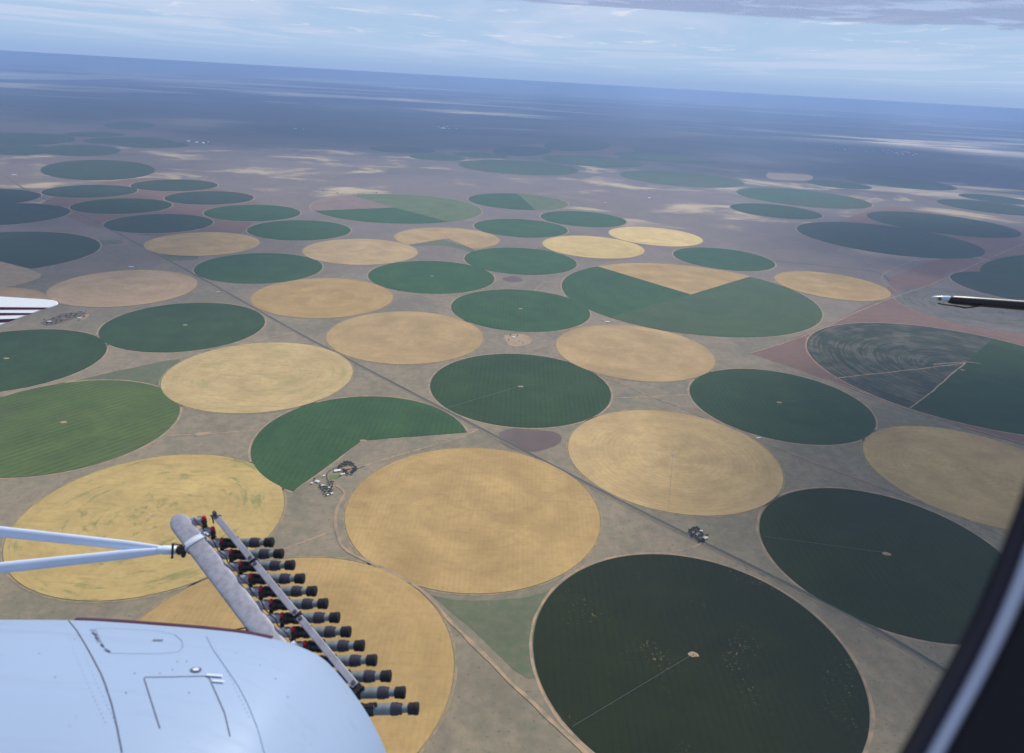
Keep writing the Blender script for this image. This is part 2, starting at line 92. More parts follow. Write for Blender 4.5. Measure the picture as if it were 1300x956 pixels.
# ------------------------------------------------------------------ tagging / mesh building
def tag(o, label=None, cat=None, group=None, kind=None):
    if label: o['label'] = label
    if cat: o['category'] = cat
    if group: o['group'] = group
    if kind: o['kind'] = kind
    return o
def mesh_obj(name, verts, faces, mat, parent=None, origin=None, smooth=False, mats=None, midx=None):
    """verts in world metres; origin = where the object's own origin goes"""
    base = Vector(parent['_o']) if parent is not None else Vector((0, 0, 0))
    org = Vector(origin) if origin is not None else base
    me = bpy.data.meshes.new(name)
    me.from_pydata([tuple(Vector(v)-org) for v in verts], [], faces)
    for m in (mats or [mat]): me.materials.append(m)
    if midx:
        for p, i in zip(me.polygons, midx): p.material_index = i
    if smooth:
        for p in me.polygons: p.use_smooth = True
    me.update()
    o = bpy.data.objects.new(name, me); col.objects.link(o)
    if parent is not None: o.parent = parent
    o.location = org - base
    o['_o'] = tuple(org)
    return o
def empty(name, loc, label, cat, group=None):
    o = bpy.data.objects.new(name, None); col.objects.link(o); o.location = loc; o['_o'] = tuple(loc)
    o.empty_display_size = .2
    return tag(o, label, cat, group)
class MB:
    def __init__(s): s.v = []; s.f = []; s.m = []
    def add(s, v, f, mi=0):
        k = len(s.v); s.v += [Vector(x) for x in v]; s.f += [tuple(i+k for i in q) for q in f]; s.m += [mi]*len(f); return s
    def loft(s, rings, mi=0, caps=True):
        n = len(rings[0]); k = len(s.v); s.v += [Vector(p) for r_ in rings for p in r_]
        for i in range(len(rings)-1):
            for j in range(n):
                a = k+i*n+j; b = k+i*n+(j+1) % n
                s.f.append((a, b, b+n, a+n)); s.m.append(mi)
        if caps:
            s.f.append(tuple(k+j for j in reversed(range(n)))); s.m.append(mi)
            s.f.append(tuple(k+(len(rings)-1)*n+j for j in range(n))); s.m.append(mi)
        return s
    def lathe(s, a, b, prof, n=20, mi=0):     # prof: (fraction along a->b, radius)
        a, b = Vector(a), Vector(b); d = (b-a); t = d.normalized()
        u = t.orthogonal().normalized(); w = t.cross(u)
        return s.loft([[a+d*f+ (u*math.cos(2*math.pi*j/n)+w*math.sin(2*math.pi*j/n))*r for j in range(n)] for f, r in prof], mi)
    def box(s, c, ax, ay, az, hx, hy, hz, bev=0, mi=0):
        c = Vector(c); v = [c+ax*(i*hx)+ay*(j*hy)+az*(k*hz) for i in (-1, 1) for j in (-1, 1) for k in (-1, 1)]
        return s.add(v, [(0, 1, 3, 2), (4, 6, 7, 5), (0, 4, 5, 1), (2, 3, 7, 6), (0, 2, 6, 4), (1, 5, 7, 3)], mi)
    def build(s, name, mat, parent=None, origin=None, smooth=False, mats=None, bevel=0, auto=True):
        o = mesh_obj(name, s.v, s.f, mat, parent, origin, smooth, mats, s.m if mats else None)
        if bevel:
            md = o.modifiers.new('bevel', 'BEVEL'); md.width = bevel; md.segments = 2; md.limit_method = 'ANGLE'
        if smooth and auto:
            md = o.modifiers.new('edges', 'EDGE_SPLIT'); md.split_angle = R(40)
        return o
def smooth_line(pts, step, wob=0):
    P = [Vector((p[0], p[1], 0)) for p in pts]
    P = [2*P[0]-P[1]] + P + [2*P[-1]-P[-2]]
    out = []
    for i in range(1, len(P)-2):
        a, b, c, d = P[i-1:i+3]; n = max(2, int((c-b).length/step))
        for k in range(n):
            t = k/n
            out.append(.5*((2*b)+(c-a)*t+(2*a-5*b+4*c-d)*t*t+(3*b-a-3*c+d)*t**3))
    out.append(P[-2])
    if wob:
        for q in out:
            n = noise.noise_vector(q/120); q += Vector((n.x, n.y, 0))*wob
    return out
def ribbon(name, pts, w, z, mat, parent=None, step=25, off=0, wob=0, wvar=.25):
    L = smooth_line(pts, step, wob); v = []; f = []
    for i, p in enumerate(L):
        t = (L[min(i+1, len(L)-1)]-L[max(i-1, 0)]).normalized(); nn = Vector((-t.y, t.x, 0))
        ww = w*.5*(1+wvar*noise.noise(p/35))
        c = p+nn*off
        v += [(c.x+nn.x*ww, c.y+nn.y*ww, z), (c.x-nn.x*ww, c.y-nn.y*ww, z)]
        if i: k = 2*i; f.append((k-2, k-1, k+1, k))
    return mesh_obj(name, v, f, mat, parent, None)
def slab(name, ring, z, mat, parent=None, origin=None, vertexfan=None):
    """closed outline raised to height z with skirts to the ground"""
    n = len(ring); v = [(p[0], p[1], z) for p in ring]+[(p[0], p[1], -.2) for p in ring]
    f = [tuple(range(n))]+[(i, i+n, (i+1) % n+n, (i+1) % n) for i in range(n)]
    a = sum(ring[i][0]*ring[(i+1) % n][1]-ring[(i+1) % n][0]*ring[i][1] for i in range(n))
    if a < 0: f = [tuple(reversed(q)) for q in f]
    return mesh_obj(name, v, f, mat, parent, origin)

# ------------------------------------------------------------------ land materials
def land_mat():
    m, t, b = material('veld'); o = t.obj()
    big = t.noise(o, 1/2600, 5, .6, .6); mid = t.noise(t.map(o, (1, 1, 1), .5), 1/420, 6, .62, .5); fine = t.noise(o, 1/38, 6, .68)
    far = t.noise(t.map(o, (.55, 1.0, 1), .2), 1/4200, 5, .6, 1.0)
    c = t.mix(t.step(mid, .36, .66), (.262, .210, .142), (.185, .164, .108))
    c = t.mix(t.step(big, .5, .72), c, (.20, .160, .122))
    c = t.mix(t.m('MULTIPLY', t.step(fine, .42, .75), .5), c, (.12, .118, .085))
    c = t.mix(t.m('MULTIPLY', t.step(fine, .52, .3), .35), c, (.32, .25, .18))
    sp = t.noise(o, 1/13, 3, .7); c = t.mix(t.m('MULTIPLY', t.step(sp, .60, .68), .65), c, (.06, .065, .042))
    mottle = t.noise(t.map(o, (1, .6, 1), .9), 1/140, 5, .65, .8); c = t.mix(t.m('MULTIPLY', t.step(mottle, .48, .66), .40), c, (.155, .125, .095))
    # beyond the irrigation scheme: scrub darkened for cloud shade, with sunlit streaks painted pale
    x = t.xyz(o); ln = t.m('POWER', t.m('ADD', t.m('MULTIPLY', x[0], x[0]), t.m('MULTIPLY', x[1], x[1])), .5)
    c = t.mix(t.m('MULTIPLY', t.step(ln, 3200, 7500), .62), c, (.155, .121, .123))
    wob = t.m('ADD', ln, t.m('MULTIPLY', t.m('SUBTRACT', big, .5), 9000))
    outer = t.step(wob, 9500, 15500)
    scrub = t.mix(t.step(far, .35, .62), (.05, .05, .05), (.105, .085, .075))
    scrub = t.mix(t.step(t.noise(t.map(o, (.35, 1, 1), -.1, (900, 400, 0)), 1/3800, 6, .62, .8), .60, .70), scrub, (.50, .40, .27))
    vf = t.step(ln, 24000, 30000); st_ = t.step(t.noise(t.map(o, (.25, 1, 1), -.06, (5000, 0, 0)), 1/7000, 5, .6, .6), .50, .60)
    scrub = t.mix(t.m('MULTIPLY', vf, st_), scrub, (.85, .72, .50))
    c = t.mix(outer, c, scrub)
    mott = t.noise(t.map(o, (.6, 1, 1), .1), 1/700, 6, .65, .6)
    c = t.mix(t.m('MULTIPLY', t.step(mott, .45, .68), t.m('MULTIPLY', outer, .5)), c, (.05, .055, .045))
    # sun through cloud gaps, painted as pale pasture about nine kilometres out
    band = t.m('MULTIPLY', t.step(ln, 6800, 8200), t.m('SUBTRACT', 1.0, t.step(ln, 12500, 15000)))
    pale = t.step(t.noise(t.map(o, (.7, 1, 1), .35, (300, 0, 0)), 1/900, 5, .6, .5), .52, .68)
    c = t.mix(t.m('MULTIPLY', t.m('MULTIPLY', band, pale), .8), c, (.52, .40, .24))
    t.put(b.inputs['Base Color'], c); b.inputs['Roughness'].default_value = 1; b.inputs['Specular IOR Level'].default_value = 0.05
    return m
def soil_mat(name, c1, c2, sc_=1/60):
    m, t, b = material(name); o = t.obj()
    n = t.noise(o, sc_, 6, .65); n2 = t.noise(o, 1/320, 4, .6, .4)
    c = t.mix(t.step(n, .35, .68), c1, c2); c = t.mix(t.m('MULTIPLY', t.step(n2, .45, .7), .45), c, tuple(x*.72 for x in c1))
    t.put(b.inputs['Base Color'], c); b.inputs['Roughness'].default_value = 1; b.inputs['Specular IOR Level'].default_value = .05
    return m
def crop(name, c1, c2, c3=None, patch=0, ring=0, ring_sp=28, stripe=.25, stripe_sp=26, sdir=0.0, swath=0.0, polar_lo=.54, blot=.5, spots=0, pr=.030, pa=2.2):
    """c1/c2 mottled crop colours, c3 = the colour of weedy or bare patches, ring = pivot wheel rings, stripe = drill rows"""
    m, t, b = material(name); o0 = t.obj()
    rnd = t.new('ShaderNodeObjectInfo').outputs['Random']
    off = t.vec(t.m('MULTIPLY', rnd, 5000.0), t.m('MULTIPLY', rnd, 3100.0), 0.0)
    va = t.new('ShaderNodeVectorMath', operation='ADD'); t.put(va.inputs[0], o0); t.put(va.inputs[1], off); o = va.outputs[0]
    x = t.xyz(o0)
    ln = t.m('POWER', t.m('ADD', t.m('MULTIPLY', x[0], x[0]), t.m('MULTIPLY', x[1], x[1])), .5)
    ang = t.m('ARCTAN2', x[1], x[0])
    mid = t.noise(o, 1/210, 5, .6, .7); fine = t.noise(o, 1/24, 6, .7)
    c = t.mix(t.m('MULTIPLY', t.step(mid, .38, .66), blot*1.0), c1, c2)
    c = t.mix(t.m('MULTIPLY', t.step(fine, .40, .74), .34), c, tuple(v*.62 for v in c2))
    # tint varies from field to field
    hv = t.new('ShaderNodeHueSaturation'); t.put(hv.inputs['Color'], c)
    t.put(hv.inputs['Value'], t.m('ADD', .90, t.m('MULTIPLY', rnd, .2)))
    t.put(hv.inputs['Saturation'], t.m('ADD', .93, t.m('MULTIPLY', t.m('FRACT', t.m('MULTIPLY', rnd, 7.3)), .14))); c = hv.outputs[0]
    gr = t.noise(t.vec(t.m('MULTIPLY', ln, .009), t.m('MULTIPLY', ang, 1.3), t.m('MULTIPLY', rnd, 13.0)), 1.0, 3, .55)
    h2 = t.new('ShaderNodeHueSaturation'); t.put(h2.inputs['Color'], c); t.put(h2.inputs['Value'], t.m('ADD', .68, t.m('MULTIPLY', gr, .64))); c = h2.outputs[0]
    dark = tuple(v*.5 for v in c2)
    if stripe:
        u = t.m('ADD', t.m('MULTIPLY', x[0], math.cos(sdir)), t.m('MULTIPLY', x[1], math.sin(sdir)))
        u = t.m('ADD', u, t.m('MULTIPLY', mid, 9.0))
        s1 = t.step(t.m('SINE', t.m('MULTIPLY', u, 2*math.pi/stripe_sp)), .1, .95)
        amp = t.m('MULTIPLY', t.step(t.noise(o, 1/150, 3, .6), .3, .62), stripe)
        c = t.mix(t.m('MULTIPLY', s1, amp), c, dark)
    if ring:
        rr = t.m('ADD', ln, t.m('MULTIPLY', mid, 5.0))
        s2 = t.step(t.m('SINE', t.m('MULTIPLY', rr, 2*math.pi/ring_sp)), .45, .98)
        amp = t.m('MULTIPLY', t.step(t.noise(t.vec(t.m('MULTIPLY', ln, .014), t.m('MULTIPLY', ang, .8), rnd), 1.0, 3, .6), .35, .6), ring)
        c = t.mix(t.m('MULTIPLY', s2, amp), c, dark)
    if swath:   # combing left by combine or mower, stretched one way
        sw = t.noise(t.map(o, (1/120, 1/14, 1), sdir+.5), 1.0, 4, .6, .3)
        c = t.mix(t.m('MULTIPLY', t.step(sw, .5, .72), swath), c, tuple(v*.66 for v in c2))
    if patch:
        pn = t.noise(t.vec(t.m('MULTIPLY', ln, pr), t.m('MULTIPLY', ang, pa), t.m('MULTIPLY', rnd, 9.0)), 1.0, 5, .68, .4)
        pn2 = t.noise(o, 1/130, 5, .65)
        pf = t.m('MULTIPLY', t.step(t.m('ADD', t.m('MULTIPLY', pn, .6), t.m('MULTIPLY', pn2, .45)), polar_lo, polar_lo+.1), patch)
        c = t.mix(pf, c, c3)
    if spots:   # bare stones and thin plants in a loose drift
        dr = t.noise(t.map(o0, (1, 1, 1), 0, (120, -60, 0)), 1/170, 3, .5)
        c = t.mix(t.m('MULTIPLY', t.m('MULTIPLY', t.step(t.noise(o0, 1/9, 2, .7), .60, .68), t.step(dr, .52, .70)), spots), c, c3)
    t.put(b.inputs['Base Color'], c); b.inputs['Roughness'].default_value = 1; b.inputs['Specular IOR Level'].default_value = .08
    return m
M = {}
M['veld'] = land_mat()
GOLD = (.43, .292, .13)
M['green'] = crop('irrigated_green', (.040, .092, .026), (.031, .072, .021), stripe=.3, stripe_sp=22, ring=.10, ring_sp=52)
M['deep'] = crop('deep_green', (.034, .064, .019), (.027, .050, .017), stripe=.35, stripe_sp=22, ring=.08, ring_sp=50)
M['deepspot'] = crop('deep_green_thin_stand', (.019, .024, .003), (.015, .019, .0025), (.20, .14, .07), spots=.8, stripe=.35, stripe_sp=20)
M['vdeep'] = crop('very_deep_green', (.023, .030, .003), (.019, .024, .0025), stripe=.35, stripe_sp=22, ring=.08, ring_sp=50)
M['faded'] = crop('grey_green', (.036, .058, .028), (.031, .047, .026), stripe=.12, ring=.1, ring_sp=60)
M['olive'] = crop('olive_green', (.085, .120, .034), (.064, .096, .028), (.10, .10, .045), patch=.35, stripe=.55, stripe_sp=30, sdir=-.62)
M['light'] = crop('light_green', (.115, .145, .055), (.095, .125, .05), stripe=.35, stripe_sp=30, sdir=.9)
M['mid'] = crop('mid_green_rows', (.060, .092, .032), (.046, .076, .029), stripe=.42, stripe_sp=32, sdir=1.0)
M['gold'] = crop('ripe_grain', GOLD, (.37, .25, .11), (.30, .21, .095), patch=.22, polar_lo=.56, stripe=.13, stripe_sp=15, ring=.07, ring_sp=44, swath=.25, blot=1.0)
M['goldring'] = crop('ripe_grain_ringed', (.44, .30, .125), (.38, .26, .11), (.30, .20, .09), patch=.3, ring=.17, ring_sp=21, stripe=.0, swath=.15, blot=1.0)
M['goldpatch'] = crop('ripe_grain_with_green_regrowth', (.46, .33, .13), (.40, .285, .11), (.17, .19, .065), patch=.75, polar_lo=.555, ring=.10, ring_sp=22, stripe=.0, swath=.4, sdir=.7)
M['goldweed'] = crop('ripe_grain_weedy', (.46, .33, .145), (.41, .29, .125), (.30, .27, .10), patch=.6, polar_lo=.54, ring=.08, ring_sp=22, stripe=.0, swath=.45, sdir=.9)
M['bright'] = crop('pale_gold_grain', (.60, .44, .18), (.52, .37, .145), stripe=.08, ring=.12, ring_sp=60, swath=.2)
M['brown'] = crop('tan_stubble', (.40, .265, .14), (.35, .23, .125), stripe=.08, ring=.12, ring_sp=60, swath=.2)
M['fallow'] = crop('rosy_fallow', (.23, .155, .125), (.19, .13, .11), stripe=.05)
M['swirl'] = crop('half_grown_swirls', (.036, .048, .028), (.050, .056, .036), (.15, .13, .095), patch=.65, polar_lo=.50, ring=.6, ring_sp=42, stripe=.1, pr=.075, pa=1.1)
M['swirl2'] = crop('bare_swirls', (.16, .14, .115), (.13, .12, .098), (.065, .078, .055), patch=.7, polar_lo=.52, ring=.4, ring_sp=44, stripe=.0, pr=.05, pa=1.2)
M['dirt'] = soil_mat('sandy_track', (.40, .27, .165), (.215, .18, .13), 1/38)
M['edge'] = soil_mat('grassy_edge', (.33, .24, .13), (.17, .16, .10), 1/30)
M['red'] = soil_mat('red_soil', (.195, .118, .088), (.165, .108, .082))
M['purple'] = soil_mat('dark_soil', (.15, .11, .095), (.125, .10, .085))
M['tan'] = soil_mat('bare_sand', (.38, .27, .165), (.30, .22, .145))
M['lit_streak'] = soil_mat('sunlit_streak', (.85, .78, .60), (.72, .64, .48), 1/900)  # sunlit streaks near the horizon, painted as pale ground
M['dark'] = soil_mat('dark_weedy_soil', (.115, .095, .07), (.16, .125, .09), 1/25)
M['grass'] = soil_mat('rough_grass', (.105, .125, .068), (.15, .145, .09), 1/40)
M['lawn'] = soil_mat('lawn', (.15, .19, .07), (.12, .16, .06), 1/12)
M['asphalt'] = soil_mat('asphalt', (.075, .073, .072), (.095, .09, .088), 1/12)
M['verge'] = soil_mat('road_verge', (.125, .12, .085), (.17, .145, .11), 1/20)

# ------------------------------------------------------------------ the plain
v = []; f = []; rad = [0, 2000, 6000, 15000, 40000, 90000, 160000, 260000]; n = 96
v.append((0, 0, 0))
for r_ in rad[1:]:
    for j in range(n): v.append((r_*math.cos(2*math.pi*j/n), r_*math.sin(2*math.pi*j/n), 0))
for j in range(n): f.append((0, 1+j, 1+(j+1) % n))
for i in range(len(rad)-2):
    for j in range(n):
        a = 1+i*n+j; b = 1+i*n+(j+1) % n; f.append((a, a+n, b+n, b))
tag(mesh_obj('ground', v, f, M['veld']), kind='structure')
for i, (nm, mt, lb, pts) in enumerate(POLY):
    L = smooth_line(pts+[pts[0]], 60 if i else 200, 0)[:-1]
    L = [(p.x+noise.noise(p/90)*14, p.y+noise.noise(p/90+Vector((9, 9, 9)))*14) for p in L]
    mm = {'red': 'red', 'purple': 'purple', 'green': 'grass', 'tan': 'tan', 'dark': 'dark', 'lit_streak': 'lit_streak'}[mt]
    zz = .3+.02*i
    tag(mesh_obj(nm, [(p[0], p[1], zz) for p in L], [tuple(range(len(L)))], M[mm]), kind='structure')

# ------------------------------------------------------------------ roads, tracks
tag(ribbon('road_verge', MAINROAD, 22, 1.02, M['verge'], step=60, wvar=.3), kind='structure')
tag(ribbon('road', MAINROAD, 6, 1.10, M['asphalt'], step=60, off=4, wvar=0), kind='structure')
tag(ribbon('track', MAINROAD, 3, 1.08, M['dirt'], step=60, off=-10, wvar=.5), kind='structure')
for i, t_ in enumerate(TRACKS):
    w = 7 if i not in (9, 11) else 8
    if i in (10,): w = 5
    if i in (6,): w = 10
    tag(ribbon('track', t_, w, (1.25+.008*i if i in (3, 6) else 1.8+.01*(i-9) if i in (9, 10, 11, 23, 24, 25) else .5+.01*i), M['dirt'], step=20, wob=5, wvar=.55), kind='structure')
for t_ in LANES: tag(ribbon('lane', t_, 5, .75, M['asphalt'], step=8, wvar=.2), kind='structure')
for t_ in LAWN:
    tag(mesh_obj('lawn', [(p[0], p[1], .7) for p in t_], [tuple(range(len(t_)))], M['lawn']), kind='structure')
tag(ribbon('stream', STREAM, 16, .6, soil_mat('stream_bed', (.10, .09, .075), (.075, .07, .06)), step=40, wob=20, wvar=.6), kind='structure')

# ------------------------------------------------------------------ fields
FT = [
 ('G','deepspot','nearest and lowest dark green circle, speckled with thin brown spots, at the bottom centre'),
 ('F','vdeep','large very dark green circle cut by the aeroplane window post at lower right'),
 ('C','gold','large golden grain circle in the lower middle, right of the farmyard'),
 ('D','goldring','golden circle with fine rings between the main road and the dark green circle at right centre'),
 ('S','gold','golden grain circle behind the black tipped flares, bottom left of centre'),
 ('R','goldpatch','golden circle with green regrowth patches behind the top of the flare rack'),
 ('A','green','dark green circle with a wedge notched out, pointing at the farmyard'),
 ('B','deep','dark green circle in the centre, right above the largest golden circle and beside the main road'),
 ('E','deep','dark green circle right of centre, just above the dirt track to the window post'),
 ('H','goldring','dull golden circle at the right edge, above the darkest green circle'),
 ('Q','olive','olive green circle with slanting rows, cut by the left edge'),
 ('K','goldweed','golden circle with weedy streaks between the main road and the olive striped circle'),
 ('P','deep','dark green circle cut by the left edge, below the striped wing tip'),
 ('L','deep','dark green circle left of the main road, below the tan circle and above the weedy golden one'),
 ('J','gold','golden circle right of the main road, above the dark green centre circle'),
 ('I','gold','golden circle below the giant field with the golden wedge'),
 ('T','green','green circle at the centre, left neighbour of the giant field with the golden wedge'),
 ('AB','green','giant field of one golden wedge and two green sectors, right of centre'),
 ('M','gold','golden circle between the main road and a mid green circle, above the centre'),
 ('N','brown','tan brown circle to the right of the striped wing tip'),
 ('AS','brown','tan brown circle mostly hidden behind the striped wing tip'),
 ('O','green','green circle touching the main road, right above the tan brown circle'),
 ('U','green','mid green circle above the golden circle in the centre, left of the upright column of green circles'),
 ('V','gold','golden circle with a soft shadow, directly above the mid green circle left of centre'),
 ('W','green','second green circle up the central column, above the one next to the giant field'),
 ('X','bright','bright pale gold circle above the golden wedge of the giant field'),
 ('Y','bright','narrow pale gold circle, the farthest golden one right of centre'),
 ('Z','green','small green circle alone above the right end of the golden wedge'),
 ('AA','gold','golden circle at the right, just above the red soil and beside the giant field'),
 ('BT','green','giant dark circle with grey swirls and a sandy hub on red soil at the right edge'),
 ('BU','swirl2','faint grey circle with swirls behind the black pale tipped boom at the right edge'),
 ('AC','green','small green circle up the central column, third above the giant field neighbour'),
 ('AD','green','small green circle above the narrow pale gold circle'),
 ('AE','green','two tone green circle at the top of the central column, its right half paler'),
 ('AF','green','giant far field with a rosy fallow wedge, a dark green sector and a light green sector'),
 ('AG','gold','golden circle with a grey green wedge notched out of its lower side'),
 ('AH','green','green circle left of the far golden circle with the soft shadow'),
 ('AI','gold','far golden circle beside the main road, between two rows of dark green circles'),
 ('AR','faded','large grey green circle with a notch in its lower left, cut by the left edge'),
 ('AJ','green','far green circle directly behind the one beside the far golden circles'),
 ('AK','faded','far dark grey green circle directly above the golden circle beside the main road'),
 ('AL','deep','far dark green circle, the darkest of the left cluster on red soil'),
 ('AM','faded','far grey green circle at the right end of the left cluster on red soil'),
 ('AN','faded','far grey green circle at the top right of the left cluster on red soil'),
 ('AO','faded','far grey green circle at the top left of the cluster on red soil'),
 ('AP','faded','far grey circle at the left edge, upper one of the stacked pair'),
 ('AQ','faded','far grey green circle at the left edge, lower one of the stacked pair'),
 ('AT','faded','wide far green field with a sunlit tan corner, alone above the left cluster'),
 ('AU','faded','distant blue green field at the left edge, third row from the horizon'),
 ('AV','faded','distant blue green field, upper left one of the joined pair'),
 ('AV2','faded','distant blue green field, lower right one of the joined pair'),
 ('AW','faded','distant blue green field just below the joined pair at upper left'),
 ('AX','faded','most distant blue green field of the upper left group'),
 ('AY','faded','thin distant field between the joined pair and the most distant one, upper left'),
 ('BW','faded','thin distant blue green strip field at the left edge'),
 ('BA','mid','small distant green field at the left end of the top centre group'),  # top centre group gets lighter green, painting in sun through a cloud gap
 ('BB','mid','distant green field behind the wide one of the top centre group'),
 ('BS','faded','thin distant green field, farthest left and faintest at top centre'),
 ('BC','mid','wide distant green field, nearest one of the top centre group'),
 ('BV','faded','thin distant green field behind the rosy sand at top centre'),
 ('BR','faded','most distant thin green field at top centre, right of the rosy sand'),
 ('BD','mid','wide distant green field right of the nearest one in the top centre group'),
 ('BE','mid','distant green field at the right end of the top centre group'),
 ('BF','mid','long distant green field on open pasture, right and below the top centre group'),
 ('BG','green','distant two tone field, dark green above and olive below, right of centre'),
 ('BH','deep','narrow dark green field directly below the distant two tone field'),
 ('BI','deep','small distant dark green strip right of the small tan field'),
 ('BK','faded','wide dark green field at right, below the long slanting green one'),
 ('BJ','faded','long slanting green field on red soil reaching the right edge'),
 ('BL','deep','dark field cut by the right edge, upper one above the black boom'),
 ('BM','faded','grey green field cut by the right edge, just above the black boom'),
 ('BN','faded','small dark strip field at the far right edge'),
 ('BO','faded','grey green strip field just below the small dark one at the far right'),
 ('BP','faded','faint wide distant field below the distant town at upper right'),
]
def circ(c, a0=0, a1=2*math.pi, n=112):
    k = max(6, int(n*abs(a1-a0)/(2*math.pi)))
    return [(c[0]+c[2]*math.cos(a0+(a1-a0)*i/k), c[1]+c[2]*math.sin(a0+(a1-a0)*i/k)) for i in range(k+(0 if abs(a1-a0) > 6.28 else 1))]
def angto(c, p): return math.atan2(p[1]-c[1], p[0]-c[0])
def ringtrack(c, w, mat, parent, pts=None):
    P = pts or circ(c, n=140); n = len(P); v = []; f = []
    cx = c[0]; cy = c[1]
    for i, p in enumerate(P):
        d = Vector((p[0]-cx, p[1]-cy, 0)); q = d.normalized()
        w1 = w*(1+.45*noise.noise(Vector((p[0], p[1], 0))/60)); g = 3+2*noise.noise(Vector((p[0], p[1], 5))/90)
        for k in (g, g+w1): v.append((p[0]+q.x*k, p[1]+q.y*k, .5))
        a = 2*i; b = 2*((i+1) % n); f.append((a, a+1, b+1, b))
    return mesh_obj('perimeter_track', v, f, mat, parent)
FIELD = {}
zc = 1.0
for key, st, label in FT:
    big = {'AB': 1, 'AF': 1}.get(key)
    greenish = st not in ('gold', 'goldring', 'goldpatch', 'goldweed', 'bright', 'brown', 'fallow')
    ringm = M['dirt'] if greenish else M['edge']
    c = FC.get(key)
    pts = EL.get(key)
    if pts: cx = sum(p[0] for p in pts)/len(pts); cy = sum(p[1] for p in pts)/len(pts); c = (cx, cy, max(math.dist(p, (cx, cy)) for p in pts))
    dist = math.hypot(c[0], c[1]); w = 7 if dist < 6000 else 11
    org = (c[0], c[1], 0)
    sec = SEC.get(key)
    zc += .02
    if key in ('A', 'AR', 'AG'):
        vx, p1, p2 = sec; a1 = angto(c, p1); a2 = angto(c, p2)
        # arc from p1 counter-clockwise round to p2, then in to the notch corner
        if key == 'A': aa, bb = a1, a2
        elif key == 'AR': aa, bb = a1, a2
        else: aa, bb = angto(c, p2), a1
        if bb < aa: bb += 2*math.pi
        arc = circ(c, aa, bb, 112)
        o = slab('crop_field', arc+[tuple(vx)], zc, M[st], None, org)
        tk = [(c[0]+(c[2]+6)*math.cos(aa+(bb-aa)*i/90), c[1]+(c[2]+6)*math.sin(aa+(bb-aa)*i/90)) for i in range(91)]
        ex = [(vx[0]+(vx[0]-c[0])*0, vx[1])]
        ribbon('perimeter_track', tk, w, .5, ringm, o, step=30, wvar=.5)
    elif pts:
        o = slab('crop_field', pts, zc, M[st], None, org)
    elif key in ('AB', 'AF', 'AE', 'BG', 'BT'):
        o = bpy.data.objects.new('crop_field', None); col.objects.link(o); o.location = org; o['_o'] = org
        if key in ('AB', 'AF'):
            vx = sec[0]; A3 = sorted((angto(c, p), i) for i, p in enumerate(sec[1:]))
        elif key == 'BT':
            vx = sec[0]; A3 = sorted((angto(c, p), i) for i, p in enumerate(sec[1:]))
        else:
            vx = sec[0]; A3 = sorted((angto(c, p), i) for i, p in enumerate(sec[1:]))
        for k in range(len(A3)):
            aa = A3[k][0]; bb = A3[(k+1) % len(A3)][0]
            if bb <= aa: bb += 2*math.pi
            mida = (aa+bb)/2; mp = ((c[0]+c[2]*.6*math.cos(mida)), (c[1]+c[2]*.6*math.sin(mida)))
            ma = math.degrees(mida) % 360
            if key == 'AB': s_ = 'gold' if 60 < ma < 130 else ('green' if 130 <= ma < 250 else 'mid')
            elif key == 'AF': s_ = 'fallow' if 100 < ma < 190 else ('green' if 190 <= ma < 300 else 'light')
            elif key == 'AE': s_ = 'green' if 90 < ma < 270 else 'light'
            elif key == 'BG': s_ = 'green' if 60 < ma < 240 else 'mid'
            else: s_ = ('swirl' if 40 < ma < 185 else ('swirl' if 185 <= ma < 250 else 'deep'))
            slab('crop_sector', circ(c, aa, bb, 112)+[tuple(vx)], zc, M[s_], o, org)
        ringtrack(c, w, ringm, o)
    else:
        o = slab('crop_field', circ(c), zc, M[st], None, org)
        if dist < 9500: ringtrack(c, w if greenish else w*.8, ringm, o)
    tag(o, label, 'field', 'round irrigated fields on the plain')
    FIELD[key] = (o, c)
    if dist < 5200 and key not in ('AS', 'AR', 'AA', 'N', 'Z', 'I', 'M', 'J', 'BU', 'H', 'S', 'C', 'AB', 'BM'):
        r_ = 9; k = random.random()*6
        pad = [(c[0]+(r_+5*noise.noise(Vector((c[0], j, 0))))*math.cos(j/9*6.283)*1.5, c[1]+(r_+5*noise.noise(Vector((c[0]+3, j, 0))))*math.sin(j/9*6.283)) for j in range(9)]
        mesh_obj('pivot_pad', [(p[0], p[1], zc+.06) for p in pad], [tuple(range(9))], M['tan'], o)

